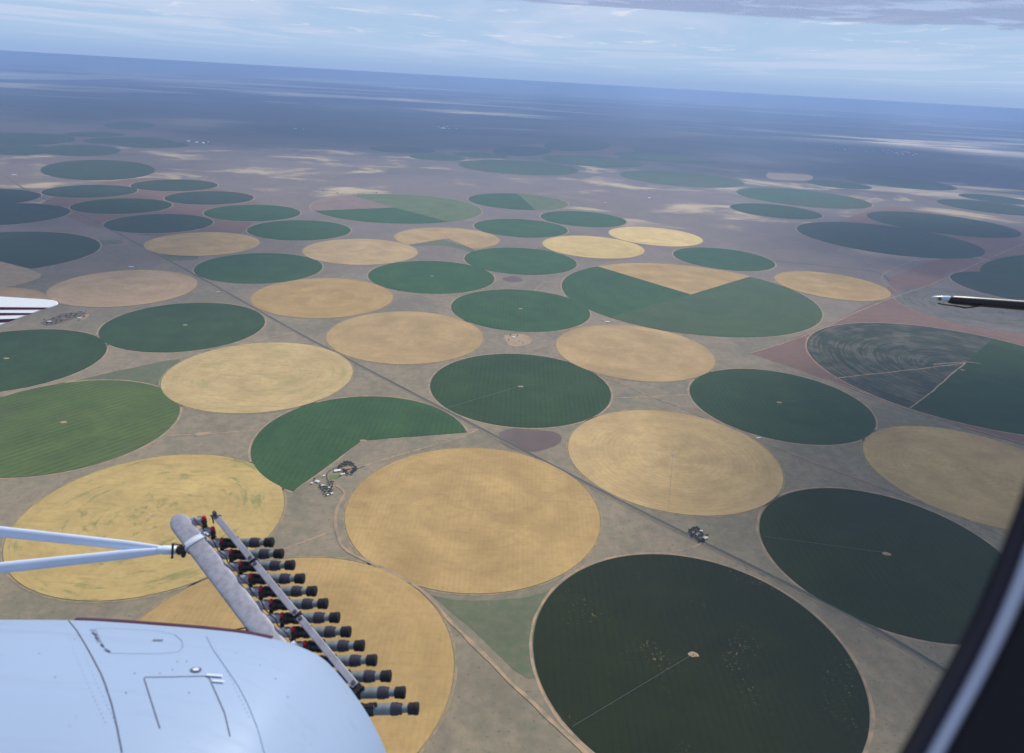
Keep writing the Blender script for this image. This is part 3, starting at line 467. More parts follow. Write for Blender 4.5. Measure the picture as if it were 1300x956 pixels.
# centre pivot irrigators: a long pipe truss on wheeled towers
M['galv'] = plain('galvanised_pipe', (.22, .23, .23), .45, .3, .1, 3)
M['tyre'] = plain('tyre_rubber', (.03, .03, .03), .9)
ARML = {'B': 'centre pivot irrigator lying across the dark green circle in the centre',
 'F': 'centre pivot irrigator in the very dark green circle beside the window post',
 'G': 'centre pivot irrigator in the nearest and lowest dark green circle',
 'A': 'centre pivot irrigator lying across the notched green field by the farmyard',
 'E': 'centre pivot irrigator in the dark green circle at right centre',
 'D': 'centre pivot irrigator in the golden circle right of the main road',
 'BT': 'centre pivot irrigator stretching to the right in the giant circle with grey swirls'}
for key, px_, py_ in ARMS:
    _, c = FIELD[key]; a = math.atan2(py_-c[1], px_-c[0]); d = Vector((math.cos(a), math.sin(a), 0)); s = Vector((-d.y, d.x, 0)); z = Vector((0, 0, 1))
    root = empty('pivot_irrigator', (c[0], c[1], 1.0), ARML[key], 'irrigator', 'centre pivot irrigators in the fields')
    b0 = Vector((c[0], c[1], 0)); L = c[2]-8; nt = int(L/52)
    mb = MB(); mb.lathe(b0+z*4.6, b0+d*L+z*4.6, [(0, .28), (1, .28)], 6)
    mb.build('water_pipe', M['galv'], root)
    mb = MB(); mb.box(b0+z*2.3, d, s, z, .9, .9, 2.3); mb.build('centre_tower', M['galv'], root)
    for k in range(1, nt+1):
        p = b0+d*(L*k/nt)
        mb = MB()
        mb.loft([[q+a_ for a_ in (d*.18, z*.25, -d*.18, -z*.25)] for q in (p-s*2.4+z*1.2, p-s*.2+z*4.5, p+s*.2+z*4.5, p+s*2.4+z*1.2)])
        tw = mb.build('wheel_tower', M['galv'], root)
        for side in (-1, 1): q = p+s*side*2.4+z*.75; mb = MB(); mb.lathe(q-d*.3, q+d*.3, [(0, .5), (.1, .75), (.9, .75), (1, .5)], 10); mb.build('wheel', M['tyre'], tw)

# ------------------------------------------------------------------ buildings
M['wall'] = plain('painted_wall', (.55, .52, .46), .8, 0, .1, 1)
M['r_white'] = plain('white_roof', (.85, .85, .83), .5, 0, .04, 1)
M['r_cream'] = plain('cream_roof', (.72, .64, .48), .6, 0, .06, 1)
M['r_grey'] = plain('grey_roof', (.32, .32, .34), .6, 0, .1, 1)
M['r_terracotta'] = plain('terracotta_roof', (.50, .25, .13), .8, 0, .12, 1)
M['door'] = plain('door_paint', (.10, .07, .05), .7)
def house(x, y, l, w, h, rot, roof, label, cat='building', group=None):
    root = empty('farm_building', (x, y, 0), label, cat, group); root.rotation_euler = (0, 0, 0)
    a = Vector((math.cos(rot), math.sin(rot), 0)); b = Vector((-a.y, a.x, 0)); z = Vector((0, 0, 1)); c = Vector((x, y, 0))
    mb = MB(); hl, hw = l/2, w/2; rh = w*.28
    P = [c+a*i*hl+b*j*hw for i, j in ((-1, -1), (1, -1), (1, 1), (-1, 1))]
    g0 = c-a*hl+z*(h+rh); g1 = c+a*hl+z*(h+rh)
    vv = P+[p+z*h for p in P]+[g0, g1]
    mb.add(vv, [(0, 1, 5, 4), (1, 2, 6, 9, 5), (2, 3, 7, 6), (3, 0, 4, 8, 7)])
    mb.build('wall', M['wall'], root)
    mb = MB(); e = .5
    for s_ in (-1, 1):
        q = [c-a*(hl+e)+b*s_*(hw+e)+z*(h-.1), c+a*(hl+e)+b*s_*(hw+e)+z*(h-.1), c+a*(hl+e)+z*(h+rh+.12), c-a*(hl+e)+z*(h+rh+.12)]
        mb.add(q+[p+z*.2 for p in q], [(0, 1, 2, 3), (7, 6, 5, 4), (0, 4, 5, 1), (1, 5, 6, 2), (3, 2, 6, 7), (0, 3, 7, 4)])
    mb.build('roof', M['r_'+roof], root)
    mb = MB(); mb.box(c-b*(hw+.03)+a*hl*.2+z*1.3, a, b, z, 1.0, .06, 1.3); mb.build('door', M['door'], root)
for x, y, l, w, h, rot, roof, lb in BLD: house(x, y, l, w, h, rot, roof, lb)
TL = {'a': ('white building of the distant town on the dark plain at upper right', 'buildings of the distant town at upper right'),
      'b': ('pale shed of the distant settlement at the top centre', 'sheds of the distant settlement at top centre'),
      'c': ('pale shed in the short row beyond the far left circles', 'sheds beyond the far left circles'),
      'e': ('pale hut left of the distant town at upper right', 'huts left of the distant town'),
      'g': ('pale roof alone on the dark plain left of the distant settlement', 'roofs left of the distant settlement'),
      'h': ('pale hut just beside the distant town at upper right', 'huts just beside the distant town')}
for nm, x, y, l, w, rot in TOWN:
    a = Vector((math.cos(rot), math.sin(rot), 0)); b = Vector((-a.y, a.x, 0)); z = Vector((0, 0, 1)); c = Vector((x, y, 0)); h = 7
    P = [c+a*i*l/2+b*j*w/2 for i, j in ((-1, -1), (1, -1), (1, 1), (-1, 1))]
    vv = P+[p+z*h for p in P]+[c-a*l/2+z*(h+w*.25), c+a*l/2+z*(h+w*.25)]
    mb = MB(); mb.add(vv, [(0, 1, 5, 4), (1, 2, 6, 9, 5), (2, 3, 7, 6), (3, 0, 4, 8, 7)], 0); mb.add(vv, [(4, 5, 9, 8), (6, 7, 8, 9)], 1)
    tag(mb.build('shed', None, None, (x, y, 0), mats=[M['r_white'], M['r_white']]), TL[nm][0], 'building', TL[nm][1])

# ------------------------------------------------------------------ trees
M['bark'] = plain('bark', (.10, .075, .05), .9, 0, .2, 2)
def leaf_mat(name, a, b_):
    m, t, b = material(name); o = t.obj(); n = t.noise(o, .45, 4, .6)
    t.put(b.inputs['Base Color'], t.mix(t.step(n, .35, .65), a, b_)); b.inputs['Roughness'].default_value = .8
    return m
M['leaf'] = leaf_mat('dark_foliage', (.030, .045, .022), (.05, .066, .03))
def crown_mesh(seed):
    rg = random.Random(seed); v = []; f = []
    lobes = [(Vector((rg.uniform(-.28, .28), rg.uniform(-.28, .28), rg.uniform(.45, .85))), rg.uniform(.2, .34)) for _ in range(7)]
    for _ in range(420):
        c, r_ = rg.choice(lobes); d = Vector((rg.gauss(0, 1), rg.gauss(0, 1), rg.gauss(0, 1))).normalized()
        p = c+d*r_*rg.uniform(.75, 1.08); u = Vector((rg.gauss(0, 1), rg.gauss(0, 1), rg.gauss(0, 1))).normalized(); w = d.cross(u).normalized(); u = (u*.6+w.cross(d)).normalized()
        s_ = rg.uniform(.03, .065); k = len(v); v += [p+u*s_, p+w*s_, p-u*s_, p-w*s_]; f.append((k, k+1, k+2, k+3))
    me = bpy.data.meshes.new('crown'); me.from_pydata([tuple(x) for x in v], [], f); me.materials.append(M['leaf']); return me
def trunk_mesh(seed):
    rg = random.Random(seed); mb = MB(); mb.lathe((0, 0, -.02), (0, 0, .55), [(0, .045), (.3, .033), (1, .02)], 7)
    for k in range(4):
        a = rg.uniform(0, 6.28); mb.lathe((0, 0, .3+.05*k), (.25*math.cos(a), .25*math.sin(a), .62+.04*k), [(0, .018), (1, .007)], 5)
    me = bpy.data.meshes.new('trunk'); me.from_pydata([tuple(x) for x in mb.v], [], mb.f); me.materials.append(M['bark']); return me
CR = [crown_mesh(i) for i in range(4)]; TR = [trunk_mesh(i) for i in range(4)]
TG = {'a': ('dark tree in the clump round the terracotta roofed farmhouse', 'dark trees round the terracotta roofed farmhouse'),
      'b': ('dark tree among the small white sheds of the farmyard', 'dark trees among the small white farmyard sheds'),
      'c': ('dark tree in the small clump beside the main road', 'dark trees in the clump beside the main road'),
      'd': ('dark tree in the straggling row at the left homestead', 'dark trees at the left homestead'),
      'e': ('dark tree beside the white building on bare orange ground', 'dark trees at the white building on orange ground'),
      'f': ('small dark tree on the far rim of the giant field with a rosy sector', 'small trees on the far rim of the giant rosy sector field')}
for i, (g, x, y, h) in enumerate(TREES):
    for rep in range(2 if g in 'ac' else 1):
        xx = x+random.uniform(-4, 4)*rep*1.5; yy = y+random.uniform(-5, 5)*rep*1.5; hh = h*random.uniform(.8, 1.25)
        root = bpy.data.objects.new('tree', None); col.objects.link(root); root.location = (xx, yy, 0)
        root.rotation_euler = (0, 0, random.uniform(0, 6.28)); root.scale = (hh*1.15, hh*1.15, hh)
        tag(root, TG[g][0], 'tree', TG[g][1])
        for nm, me in (('trunk', TR[i % 4]), ('crown', CR[(i+rep) % 4])):
            o = bpy.data.objects.new(nm, me); col.objects.link(o); o.parent = root

# ------------------------------------------------------------------ the aeroplane round the camera
M['white'], t, b = material('sky_tinted_white_paint')  # blue of shaded sky light is put into the white paint's colour
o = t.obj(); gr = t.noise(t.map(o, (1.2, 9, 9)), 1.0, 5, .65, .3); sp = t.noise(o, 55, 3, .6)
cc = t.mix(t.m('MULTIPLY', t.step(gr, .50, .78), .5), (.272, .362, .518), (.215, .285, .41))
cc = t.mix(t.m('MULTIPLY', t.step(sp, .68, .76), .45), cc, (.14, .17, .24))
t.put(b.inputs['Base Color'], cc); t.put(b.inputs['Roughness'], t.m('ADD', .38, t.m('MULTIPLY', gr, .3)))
M['wingwhite'] = plain('white_gloss_paint', (.88, .90, .92), .35, 0, .01, 3)
M['maroon'] = plain('maroon_stripe', (.06, .012, .03), .4)
M['seam'] = plain('panel_seam', (.09, .10, .16), .8)
M['seamlight'] = plain('faint_seam', (.19, .26, .42), .8)
M['alu'] = plain('dull_aluminium', (.36, .36, .42), .5, .25, .16, 30, c2=(.27, .265, .315))
M['bar'] = plain('bar_aluminium', (.33, .325, .385), .5, .35, .12, 14)
M['strut'] = plain('strut_paint', (.60, .68, .84), .4, 0, .04, 4)
M['strap'] = plain('strap_metal', (.70, .74, .84), .35, .2, .06, 12)
M['black'] = plain('black_rubber', (.006, .0055, .009), .7, 0, .1, 20)
M['fit'] = plain('black_fitting', (.018, .016, .020), .45, .2, .1, 30)
M['collar'] = plain('dark_purple_collar', (.028, .024, .045), .5, 0, .1, 30)
M['case'] = plain('grey_green_casing', (.165, .20, .215), .5, 0, .12, 30)
M['redp'] = plain('red_plastic', (.40, .010, .016), .45, 0, .1, 30)
M['bolt'] = plain('bolt_metal', (.12, .12, .15), .4, .6, .1, 30)
M['glass'] = plain('lamp_lens', (.55, .68, .85), .2, 0, .1, 10)
M['boom'] = plain('black_boom', (.012, .010, .018), .4, 0, .1, 3)
M['gasket'] = plain('window_gasket', (.022, .018, .035), .7, 0, .1, 20)
M['frame'] = plain('frame_paint', (.60, .63, .78), .45, 0, .03, 6)
M['trim'] = plain('cabin_trim', (.012, .011, .018), .9, 0, .1, 6)  # near black colour stands in for the unlit cabin interior

root = empty('aeroplane', V(150, 900, 2.4), 'white aeroplane seen from its own cabin, with nacelle and striped wing tip', 'aeroplane')
# nacelle: elliptical stations across the picture, each sized so that its far edge follows the cowling outline
st = [(-900, 800), (-600, 795), (-350, 790), (-150, 787.5), (0, 786.8), (95, 787.3), (150, 790), (205, 794), (260, 798.5), (310, 804), (345, 811), (375, 820), (400, 832), (420, 850), (445, 880), (467, 913), (486, 952), (501, 1000), (511, 1060)]
rings = []; TAN = []
for i, (px, py) in enumerate(st):
    k = max(0, (px-250)/270); a = .80*(1-.45*k*k); b = .42*(1-.35*k*k); zc = 2.35+.05*k
    s_ = (433-py)/910                      # wanted slope of the tangent line from the eye
    # ellipse centre yc with tangent y = s z : (yc - s zc)^2 = b^2 + s^2 a^2, surface below the line
    yc = s_*zc - math.sqrt(b*b+s_*s_*a*a)
    tz = zc + (-s_)*a*a/math.sqrt(b*b+s_*s_*a*a)
    X = (px-650)/910*tz
    if 60 < px < 350: TAN.append(A(X, s_*tz+.003, tz+.006))
    rings.append([A(X, yc+b*math.sin(t), zc+a*math.cos(t)) for t in [2*math.pi*j/72 for j in range(72)]])
def dens(rings, k=5):
    out = []
    n = len(rings)
    for i in range(n-1):
        p0 = rings[max(i-1, 0)]; p1 = rings[i]; p2 = rings[i+1]; p3 = rings[min(i+2, n-1)]
        for s in range(k):
            t = s/k
            out.append([.5*((2*b)+(c-a)*t+(2*a-5*b+4*c-d)*t*t+(3*b-a-3*c+d)*t**3) for a, b, c, d in zip(p0, p1, p2, p3)])
    out.append(rings[-1]); return out
rings = dens(rings, 4)
mb = MB(); mb.loft(rings)
nac = mb.build('nacelle', M['white'], root, smooth=True, auto=False)
bvh = BVHTree.FromPolygons([tuple(v) for v in mb.v], [f for f in mb.f])
def on(px, py, lift=.0015):
    d = (V(px, py, 1)-CAM).normalized(); h = bvh.ray_cast(CAM, d)
    if h[0] is None: return None, None
    nrm = h[1] if h[1].dot(d) < 0 else -h[1]
    return h[0]+nrm*lift, nrm
def strip(name, pts, w, mat, parent, n=10, lift=.0015):
    """narrow strip laid on the nacelle skin"""
    P = []
    for (a, b) in zip(pts[:-1], pts[1:]):
        for k in range(n): P.append((a[0]+(b[0]-a[0])*k/n, a[1]+(b[1]-a[1])*k/n))
    P.append(pts[-1]); Q = [q for q in (on(*p, lift) for p in P) if q[0] is not None]
    v = []; f = []
    for i, (q, nr) in enumerate(Q):
        t = (Q[min(i+1, len(Q)-1)][0]-Q[max(i-1, 0)][0]).normalized(); s = nr.cross(t).normalized()*w/2
        v += [q+s, q-s]
        if i: k = 2*i; f.append((k-2, k-1, k+1, k))
    return mesh_obj(name, v, f, mat, parent)
strip('panel_seam', [(87, 788), (97, 800), (108, 818), (118, 836), (128, 855), (134, 870), (142, 895), (149, 925), (155, 956)], .0038, M['seam'], nac)
strip('panel_seam', [(262, 808), (270, 824), (281, 840), (293, 857), (303, 872), (315, 895), (327, 925), (336, 958)], .0025, M['seamlight'], nac)
mb = MB(); nT = len(TAN)
mb.loft([[p+up*.0032*math.cos(2*math.pi*j/8)+fwd*.014*math.sin(2*math.pi*j/8) for j in range(8)] for p in TAN]); mb.build('trim_strip', M['maroon'], nac)
hatch = strip('access_hatch', [(121, 799), (128, 797.5), (170, 799), (205, 802), (222, 806), (231, 814), (232, 822), (226, 828), (205, 830), (170, 830), (141, 829.5), (132, 822), (126, 810), (121, 799)], .002, M['seamlight'], nac)
for p in ((114, 800.5, 121, 801), (117, 803, 123, 808), (121, 809, 125, 813), (123, 814.5, 127, 815.5), (128, 818, 132, 822), (133, 825, 140, 828.5)):
    strip('latch', [(p[0], p[1]), (p[2], p[3])], .0055, M['seam'], hatch, n=3, lift=.004)
strip('latch', [(194, 813.5), (207, 813.8)], .010, M['seam'], hatch, n=4, lift=.004)
box = strip('lower_hatch', [(203, 925), (183, 862), (184, 860), (222, 859.5), (262, 858.6), (266, 862), (285, 905), (292, 935)], .0032, M['seam'], nac)
strip('latch', [(262, 858.5), (282, 860)], .012, M['strap'], box, lift=.006); strip('latch', [(270, 866), (284, 867)], .009, M['strap'], box, lift=.006)
def dot(name, px, py, r_, mat, parent, lift=.002):
    q, nr = on(px, py, lift)
    if q is None: return None
    u = nr.orthogonal().normalized(); w = nr.cross(u)
    return mesh_obj(name, [q+(u*math.cos(j*math.pi/7)+w*math.sin(j*math.pi/7))*r_ for j in range(14)], [tuple(range(14))], mat, parent)
cap = dot('filler_cap', 248.5, 851, .018, M['seam'], nac); dot('cap_centre', 248.5, 851, .010, M['strap'], cap, .004)
for p in ((171, 855), (203, 855), (219, 850.5), (225, 840), (237, 840), (185, 868), (160, 880), (240, 880), (70, 860), (50, 830), (95, 812), (300, 830), (330, 845), (350, 862), (365, 885)):
    dot('rivet', p[0], p[1], .0022, M['seam'], nac)

for k in range(24):
    t_ = k/23; dot('rivet', 82+t_*(-0)+ (0 if t_ < 0 else 52*t_**1.15)+0, 792+t_*125, .0016, M['seamlight'], nac)
    dot('rivet', 94+52*t_**1.15, 792+t_*125, .0016, M['seamlight'], nac)
    if k < 20: dot('rivet', 268+58*t_, 811+t_*120, .0016, M['seamlight'], nac)
# striped wing tip, some eight metres away
d = 8.0
def plate(name, pts, d0, th, mat, parent, bev=0):   # lies nearly level, like a wing skin
    pn = (Vector((0, 0, 1))*.80-fwd*.60).normalized(); o0 = V(0, 400, 8.0)+pn*d0
    P = []
    for x, y in pts:
        r_ = V(x, y, 1)-CAM; P.append(CAM+r_*((o0-CAM).dot(pn)/r_.dot(pn)))
    n = len(P); k = -pn*th
    v = P+[p+k for p in P]; f = [tuple(range(n)), tuple(reversed(range(n, 2*n)))]+[(i, i+n, (i+1) % n+n, (i+1) % n) for i in range(n)]
    o = mesh_obj(name, v, f, mat, parent)
    if bev: md = o.modifiers.new('bevel', 'BEVEL'); md.width = bev; md.segments = 3; md.limit_method = 'ANGLE'; md.angle_limit = R(50)
    return o
wt = plate('wing_tip', [(-420, 366), (0, 376), (30, 378), (55, 379.6), (66, 380.5), (71.5, 382.2), (73.6, 384.3), (72, 387), (66, 389.4), (57, 391.5), (40, 397.6), (22, 404), (8, 409.5), (0, 412.3), (-80, 437), (-420, 450)], 0, .014, M['wingwhite'], root, .012)
for pts in ([(-400, 386), (0, 389.8), (61, 390.2), (54, 392.6), (0, 392.8), (-400, 391)], [(-400, 397), (0, 397.1), (41.5, 397.2), (36, 399.3), (0, 400), (-400, 402)], [(-400, 406), (0, 405), (22, 404.5), (10, 408.6), (0, 409.2), (-400, 413)]):
    plate('maroon_stripe', pts, .004, .0035, M['maroon'], wt)

# black boom with pale tip at the right
mb = MB(); a_ = V(1202, 380.2, 5.2); b_ = V(1420, 397, 5.0); r0 = .032
mb.lathe(a_, b_, [(0, r0*.35), (.012, r0*.75), (.04, r0*.98), (.2, r0*1.05), (.6, r0*1.15), (1, r0*1.3)], 20)
bo = mb.build('side_boom', M['boom'], root, smooth=True)
t_ = V(1182.5, 377.3, 5.2); mb = MB(); mb.lathe(t_, a_+(b_-a_)*.02+up*.006, [(0, .003), (.15, .010), (.5, .0165), (.9, .021), (1, .021)], 16); mb.build('pale_tip', M['glass'], bo, smooth=True)
mb = MB(); p = V(1193, 379.3, 5.16); mb.lathe(p-rt*.012, p+rt*.014, [(0, .006), (.5, .016), (1, .006)], 10); mb.build('tip_bracket', plain('brass_bracket', (.16, .12, .07), .5), bo)
mb = MB(); q = [V(1191, 385.2, 5.15), V(1208, 387.6, 5.15), V(1226, 390.8, 5.15), V(1247, 388, 5.13)]
for u, w in zip(q[:-1], q[1:]): mb.lathe(u, w, [(0, .005), (1, .0065)], 8)
mb.build('guard_rod', M['fit'], bo)

# cabin window post beside the camera
def prof(offs, name, mat, parent, depth=.45, th=.02):
    """long strip whose edges follow the post: offs = (left px, right px) shift from the light edge line"""
    L = [(1174, 965), (1228, 866), (1257, 808), (1280, 756), (1300, 704), (1338, 600), (1374, 490), (1410, 370)]
    v = []; f = []
    L = [(p.x, p.y) for p in smooth_line([(1130, 1045)]+L, 14)]
    for i, (x, y) in enumerate(L):
        l = V(x+offs[0], y, depth); r_ = V(x+offs[1], y, depth); m_ = V(x+(offs[0]+offs[1])/2, y, depth-offs[2]); k = fwd*th
        v += [l+k, l, m_, r_, r_+k]
        if i:
            a = (i-1)*5; b = i*5
            for j in range(4): f.append((a+j, b+j, b+j+1, a+j+1))
            f.append((a+4, b+4, b, a))
    return mesh_obj(name, v, f, mat, parent, smooth=False)
wf = prof((1, 33, .004), 'window_post', M['frame'], root, .45, .003)
prof((-21, -.5, .002), 'gasket', M['gasket'], wf, .452, .002)
prof((33, 520, .0), 'cabin_trim', M['trim'], wf, .44, .04)

# ------------------------------------------------------------------ flare rack on the far side of the nacelle
rack = empty('flare_rack', V(240, 690, 3.6), 'grey metal flare rack beyond the white nacelle, with red handles and long bars', 'flare rack')
P1 = V(283, 688, 3.6); P11 = V(420, 858, 3.06); STEP = (P11-P1)/10
Dv = (rt*.24+up*.006-fwd*.004); Dn = Dv.normalized(); Bn = STEP.normalized()
Nn = Bn.cross(Dn).normalized()
if Nn.z < 0: Nn = -Nn
Sn = Nn.cross(Bn).normalized()          # across the beam, in its plane
if Sn.dot(rt) < 0: Sn = -Sn
c0 = P1-rt*.139-up*.004
def beam_ring(c, w, th, lead=1.0):
    o = []
    for j in range(28):
        t = 2*math.pi*j/28; x = math.cos(t); y = math.sin(t)
        y = math.copysign(abs(y)**.45, y); x = math.copysign(abs(x)**.8, x)*w; y = y*th*(1-.25*max(0, x/w))
        o.append(c+Sn*x+Nn*y)
    return o
rr = []
for k in range(-24, 150, 3):
    u = k/10; e = 1.0
    if u < -1.6: e = max(.12, math.sqrt(max(0, 1-((-1.6-u)/.85)**2)))
    rr.append(beam_ring(c0+STEP*u+Sn*(1-e)*.0, .049*e, .014*(.35+.65*e)))
mb = MB(); mb.loft(rr); beam = mb.build('beam', M['alu'], rack, smooth=True, auto=False)
# straps
for u in (-.05, 8.55):
    mb = MB(); sk = (Bn*.0)
    ring = []
    for w_ in (-.016, .016):
        ring.append([p + (p-(c0+STEP*u)).normalized()*.005 for p in beam_ring(c0+STEP*u+Bn*w_, .0515, .017)])
    mb.loft(ring, caps=False)
    s_ = mb.build('strap', M['strap'], rack, smooth=True, auto=False); md = s_.modifiers.new('t', 'SOLIDIFY'); md.thickness = .004
    mb = MB(); q = c0+STEP*u+Sn*.052+Nn*.004; mb.box(q, Sn, Bn, Nn, .022, .012, .003); mb.lathe(q+Sn*.008, q+Sn*.008+Nn*.016, [(0, .006), (1, .006)], 6); mb.build('strap_lug', M['strap'], s_)
# struts out to the left
joint = V(231, 698, 3.60)
for (x, y, d_) in ((-330, 640, 3.35), (-330, 756, 3.15)):
    a_ = V(x, y, d_); b_ = V(216, 698, 3.59); t = (b_-a_).normalized(); s = t.cross(fwd).normalized()
    rg = []
    for fr, w_ in ((0, .030), (.5, .028), (.9, .0235), (.97, .017), (1, .010)):
        c = a_+(b_-a_)*fr
        rg.append([c+s*w_*math.cos(2*math.pi*j/16)+fwd*w_*.5*math.sin(2*math.pi*j/16) for j in range(16)])
    mb = MB(); mb.loft(rg); mb.build('strut', M['strut'], rack, smooth=True, auto=False)
mb = MB(); mb.lathe(V(200, 698, 3.57), V(226, 698.5, 3.6), [(0, .016), (.3, .023), (.9, .021), (1, .014)], 14); mb.build('strut_end', M['strut'], rack, smooth=True)
mb = MB()
mb.lathe(V(224, 698, 3.59), V(243, 699, 3.6), [(0, .014), (.15, .024), (.45, .024), (.5, .013), (.8, .013), (.85, .018), (1, .018)], 12)
mb.lathe(V(232, 691, 3.57), V(233, 708, 3.57), [(0, .006), (.1, .012), (.5, .018), (.9, .010), (1, .004)], 10)
mb.lathe(V(219.5, 690, 3.56), V(218.5, 709, 3.56), [(0, .006), (1, .006)], 8)
mb.lathe(V(220, 690.5, 3.56), V(231, 692, 3.56), [(0, .003), (1, .003)], 6)
mb.build('strut_clamp', M['fit'], rack)
# a second bracket low down, where the rack passes behind the cowling
mb = MB(); mb.lathe(V(296, 800, 3.2), V(312, 797, 3.22), [(0, .003), (1, .003)], 6); mb.lathe(V(312, 797, 3.22), V(316, 806, 3.22), [(0, .003), (1, .003)], 6); mb.build('lock_wire', M['fit'], rack)
# sockets with their red handles
NF = 13
for i in range(-1, NF+1):
    h = P1+STEP*(i-1)
    q = h-Nn*.012
    mb = MB(); mb.lathe(q-Dn*.105, q-Dn*.012, [(0, .008), (.12, .014), (.35, .021), (1, .0225)], 16)
    so = mb.build('socket', M['alu'], rack, smooth=True)
    mb = MB(); mb.box(q-Dn*.104+Nn*.016-Bn*.02, Dn, Bn, Nn, .014, .005, .003); mb.build('weld', M['strap'], so)
    loaded = i >= 1
    # lever: red knob on a black stem
    g = h-Dn*.004
    up_ = (Nn*.8+up*.6).normalized()
    mb = MB(); mb.lathe(g-up_*.030-rt*.004, g+up_*.006, [(0, .010), (.3, .014), (.8, .013), (1, .010)], 10)
    mb.lathe(g-rt*.006-up_*.012, g-rt*.014-up_*.058+Bn*.01, [(0, .008), (.7, .011), (1, .007)], 8)
    le = mb.build('lever', M['fit'], so)
    mb = MB(); mb.box(q-Dn*.018-Nn*.004, Dn, Bn, Nn, .012, .027, .022); mb.build('clamp_block', M['fit'], so, bevel=.003)
    mb = MB(); mb.lathe(g-up_*.006, g+up_*.022, [(0, .009), (.15, .0115), (.85, .0115), (1, .008)], 12)
    mb.build('handle', M['redp'], so, smooth=True)
cab = [P1+STEP*(k/4-2)-Dn*(.052+.006*math.sin(k*1.3))+Nn*(.014+.005*math.sin(k*.9+1)) for k in range(4*15)]
mb = MB(); mb.loft([[p+Dn*.0038*math.cos(j*math.pi/3)+Nn*.0038*math.sin(j*math.pi/3) for j in range(6)] for p in cab]); mb.build('cable', M['fit'], rack)
# retaining bars, three end to end
bo_ = [(-1.9, 1.95), (2.15, 6.15), (6.35, 10.9)]
off = Dn*.062+Nn*.040
for (u0, u1) in bo_:
    a_ = P1+STEP*(u0)+off; b_ = P1+STEP*u1+off
    c = (a_+b_)/2; L = (b_-a_).length/2
    mb = MB(); mb.box(c, Bn, Sn, Nn, L, .0155, .004); br = mb.build('retaining_bar', M['bar'], rack, bevel=.003)
    for e in (a_+Bn*.014, b_-Bn*.014): mb = MB(); mb.lathe(e-Nn*.030, e+Nn*.013, [(0, .006), (.65, .006), (.66, .010), (.9, .010), (1, .006)], 8); mb.build('bolt', M['bolt'], br)
for u in (2.05, 6.25, 10.95):
    c = P1+STEP*u+off-Nn*.016; mb = MB(); mb.box(c, Bn, Sn, Nn, .018, .022, .008); mb.box(c-Nn*.018+Dn*.012, Bn, Sn, Nn, .010, .013, .012); mb.build('bar_bracket', M['fit'], rack, bevel=.002)
c = P1+STEP*(-1.9)+off
mb = MB(); mb.box(c, Dn, Bn, Nn, .028, .005, .004); mb.lathe(c-Nn*.02, c+Nn*.032, [(0, .008), (.6, .008), (.7, .012), (1, .009)], 10); mb.build('top_clip', M['bolt'], rack)
mb = MB(); mb.lathe(c-Dn*.018, c-Dn*.030-Nn*.05+Bn*.01, [(0, .004), (1, .004)], 6); mb.build('clip_pin', M['fit'], rack)

# flare cartridges, one in each socket; the same cartridge copied down the rack
proto = empty('flare', P1, '', 'flare', 'flare cartridges loaded in the rack')
g = P1-Nn*.012; Lf = .252
at = lambda x: g+Dn*x
mb = MB(); mb.lathe(at(.0), at(Lf*.27), [(0, .021), (.04, .0265), (.28, .0265), (.3, .023), (.62, .023), (.64, .0265), (.96, .0265), (1, .022)], 20)
mb.box(at(Lf*.16)+Nn*.026, Dn, Bn, Nn, .018, .006, .006)
hold = mb.build('holder', M['fit'], proto, smooth=True)
mb = MB(); q = at(Lf*.33)+Nn*.018-Bn*.006; mb.lathe(q, q+Nn*.024-Bn*.004, [(0, .0055), (.6, .0055), (.65, .008), (1, .006)], 8); mb.build('pin', M['fit'], hold)
mb = MB(); mb.lathe(at(Lf*.26), at(Lf*.56), [(0, .0225), (1, .0225)], 20); mb.build('casing', M['case'], proto, smooth=True)
mb = MB(); mb.lathe(at(Lf*.545), at(Lf*.73), [(0, .0235), (.05, .0255), (.62, .0255), (.66, .023), (.95, .0225), (1, .019)], 20); mb.build('collar', M['collar'], proto, smooth=True)
mb = MB(); mb.lathe(at(Lf*.72), at(Lf*.84), [(0, .0155), (1, .0155)], 20); mb.build('neck', M['case'], proto, smooth=True)
mb = MB(); mb.lathe(at(Lf*.825), at(Lf*1.0), [(0, .020), (.06, .0235), (.55, .0235), (.6, .025), (.93, .025), (1, .021)], 24); mb.build('cap', M['black'], proto, smooth=True)
mb = MB(); mb.box(at(.02)-Bn*.030, Dn, Bn, Nn, .012, .008, .006)
def kids(o): return [c for c in col.objects if c.parent == o]
def copy_tree(o, parent=None):
    c = o.copy(); col.objects.link(c); c.parent = parent
    for ch in kids(o): copy_tree(ch, c)
    return c
ordn = ['uppermost', 'second', 'third', 'fourth', 'fifth', 'sixth', 'seventh', 'eighth', 'ninth', 'tenth', 'eleventh', 'twelfth', 'lowest']
rg = random.Random(3)
for i in range(NF):
    o = proto if i == 0 else copy_tree(proto)
    o.location = P1+STEP*i
    if i: o.location += Dn*rg.uniform(-.004, .006); o.rotation_euler = (rg.uniform(-.012, .012), rg.uniform(-.012, .012), rg.uniform(-.012, .012))
    o['label'] = {0: 'uppermost black tipped grey flare in the rack, just right of the bar top', NF-1: 'lowest black tipped grey flare in the rack, beside the nacelle tail'}.get(i, f'{ordn[i]} black tipped grey flare, counting down from the top of the rack')

